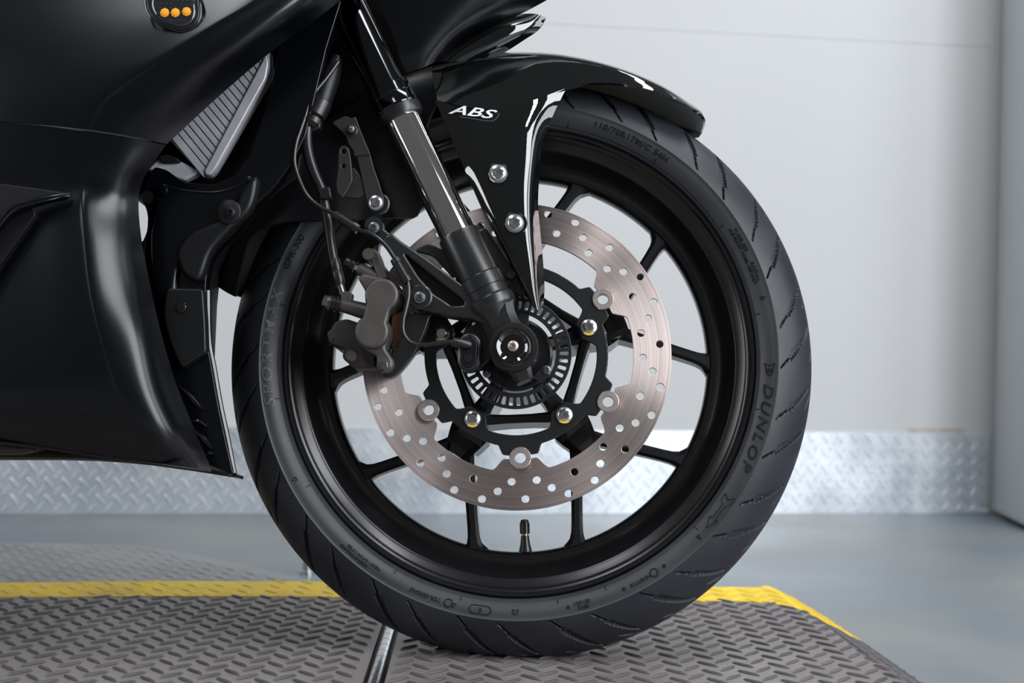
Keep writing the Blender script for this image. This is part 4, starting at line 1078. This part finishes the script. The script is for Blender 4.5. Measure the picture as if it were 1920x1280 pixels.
boss(341, 576, -0.131, 0.0046, 0.003, 'gloss', IN, 'screw')
for path in ([(330, 718), (352, 738), (372, 760), (386, 768)], [(356, 789), (372, 790), (388, 800)], [(362, 803), (378, 818), (390, 832), (397, 840)], [(385, 852), (392, 849), (400, 851)]):
    obj('moulded_rib', tube([P(a, b, -0.1212) for a, b in path], [0.0006, 0.0022, 0.0010], 8, 5), 'fairing', IN)
obj('leading_edge', tube([P(a, b, -0.112) for a, b in ((387, 545), (389, 639), (398, 690), (410, 759), (425, 830), (436, 888))], 0.0042, 10, 5), 'gloss', IN)
obj('frame_core', pplate([(240, 330), (300, 230), (430, 50), (600, 40), (560, 330), (470, 400), (420, 450), (392, 500), (386, 560), (380, 690), (250, 690), (250, 456), (267, 452), (275, 432), (277, 412), (274, 393), (268, 380), (260, 372), (244, 366)], -0.075, -0.030, 0.002, rad=0.002), 'dark', IN)
# belly under the fairing
BEL = obj('belly_pan', pplate([(-850, 770), (0, 810), (100, 825), (260, 850), (395, 872), (436, 890), (430, 893), (330, 877), (266, 868), (200, 862), (154, 859), (80, 857), (-850, 857)], -0.125, -0.075, 0.003, rad=0.002), 'dark', BIKE)
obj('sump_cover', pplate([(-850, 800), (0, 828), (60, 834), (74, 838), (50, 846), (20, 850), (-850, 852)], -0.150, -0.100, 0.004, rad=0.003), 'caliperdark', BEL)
obj('belly_trim', tube([P(a, b, -0.1660) for a, b in ((-850, 806), (-120, 823), (0, 830), (75, 838), (202, 857), (300, 871), (396, 884))], 0.0016, 8, 5), 'plastic', BEL)

# engine and tank mass between the fairings, mostly out of the frame
obj('tank_body', pplate([(-900, -600), (300, -600), (600, -220), (590, -70), (470, 80), (330, 180), (-900, 190)], -0.120, 0.160, 0.01, rad=0.02), 'fairing', BIKE)
obj('engine_block', pplate([(-900, 480), (200, 480), (250, 560), (280, 700), (-900, 790)], -0.100, 0.180, 0.006, rad=0.01), 'dark', BIKE)
# ------------------------------------------------------------------ radiator
RADI = obj('radiator', pplate([(505, 92), (508, 130), (500, 150), (402, 318), (392, 328), (378, 328), (312, 255), (430, 30)], -0.112, -0.095, 0.002, rad=0.003), 'alu', BIKE)
B0, T0 = Vector((384, 322)), Vector((497, 100)); dv = Vector((-0.63, -0.77))
for k in range(19):
    t = k / 18; c = B0 + (T0 - B0) * t; n_ = (T0 - B0).normalized() * 5.7
    q = [c - n_, c + n_, c + n_ + dv * 95, c - n_ + dv * 95]
    if k == 0: q = [c - n_ * 1.6, c + n_, c + n_ + dv * 90, c - n_ * 1.6 + dv * 90]
    obj('fin', pplate([(p.x, p.y) for p in q], -0.116, -0.110, 0.0004, rad=0.0006), 'alu', RADI)
obj('side_tank', pplate([(383, 320), (386, 328), (394, 327), (403, 317), (448, 236), (498, 146), (503, 118), (499, 102), (494, 110)], -0.1185, -0.108, 0.0012, rad=0.003), 'alu', RADI)
obj('radiator_foot', pplate([(276, 318), (300, 292), (330, 298), (372, 318), (368, 327), (346, 338), (300, 326)], -0.112, -0.100, 0.002, rad=0.002), 'alu', RADI)
obj('rubber_mount', pplate([(296, 292), (312, 288), (334, 296), (338, 304), (318, 306), (300, 305)], -0.116, -0.110, 0.002, rad=0.003), 'dark', RADI)

# ------------------------------------------------------------------ nose cowl and dark steering area
obj('steering_shroud', pplate([(500, 110), (560, 60), (640, -10), (700, -80), (870, -80), (870, 60), (835, 112), (790, 150), (755, 200), (700, 232), (640, 262), (600, 300), (556, 330), (530, 300), (520, 200)], -0.040, 0.010, 0.004, rad=0.006), 'dark', BIKE)
COWL = [[(790, -330, -.098), (900, -330, -.102), (1050, -320, -.096), (1230, -280, -.045)],
        [(690, -80, -.120), (820, -80, -.122), (960, -80, -.116), (1110, -50, -.060)],
        [(700, -20, -.118), (800, -10, -.120), (900, -5, -.112), (1026, 0, -.060)],
        [(735, 60, -.112), (800, 45, -.114), (870, 35, -.106), (955, 37, -.060)],
        [(750, 110, -.105), (795, 95, -.107), (835, 80, -.098), (872, 75, -.060)],
        [(762, 136, -.098), (790, 128, -.098), (812, 118, -.090), (831, 113, -.060)]]
cm_, _ = sheet_px(COWL, 5, 5, 0.003, True)
CW = obj('nose_cowl', cm_, 'fairing', BIKE, angle=60)
BL = [[(800, 125, -.060), (830, 118, -.068), (870, 112, -.066), (942, 97, -.052)],
      [(850, 85, -.060), (880, 82, -.069), (920, 84, -.067), (980, 72, -.052)],
      [(920, 45, -.058), (945, 48, -.066), (975, 54, -.062), (1012, 50, -.050)],
      [(960, 34, -.050), (985, 31, -.054), (1008, 30, -.052), (1022, 34, -.046)]]
bm_, _ = sheet_px(BL, 5, 5, 0.003, True)
obj('nose_blade', bm_, 'gloss', CW, angle=60)
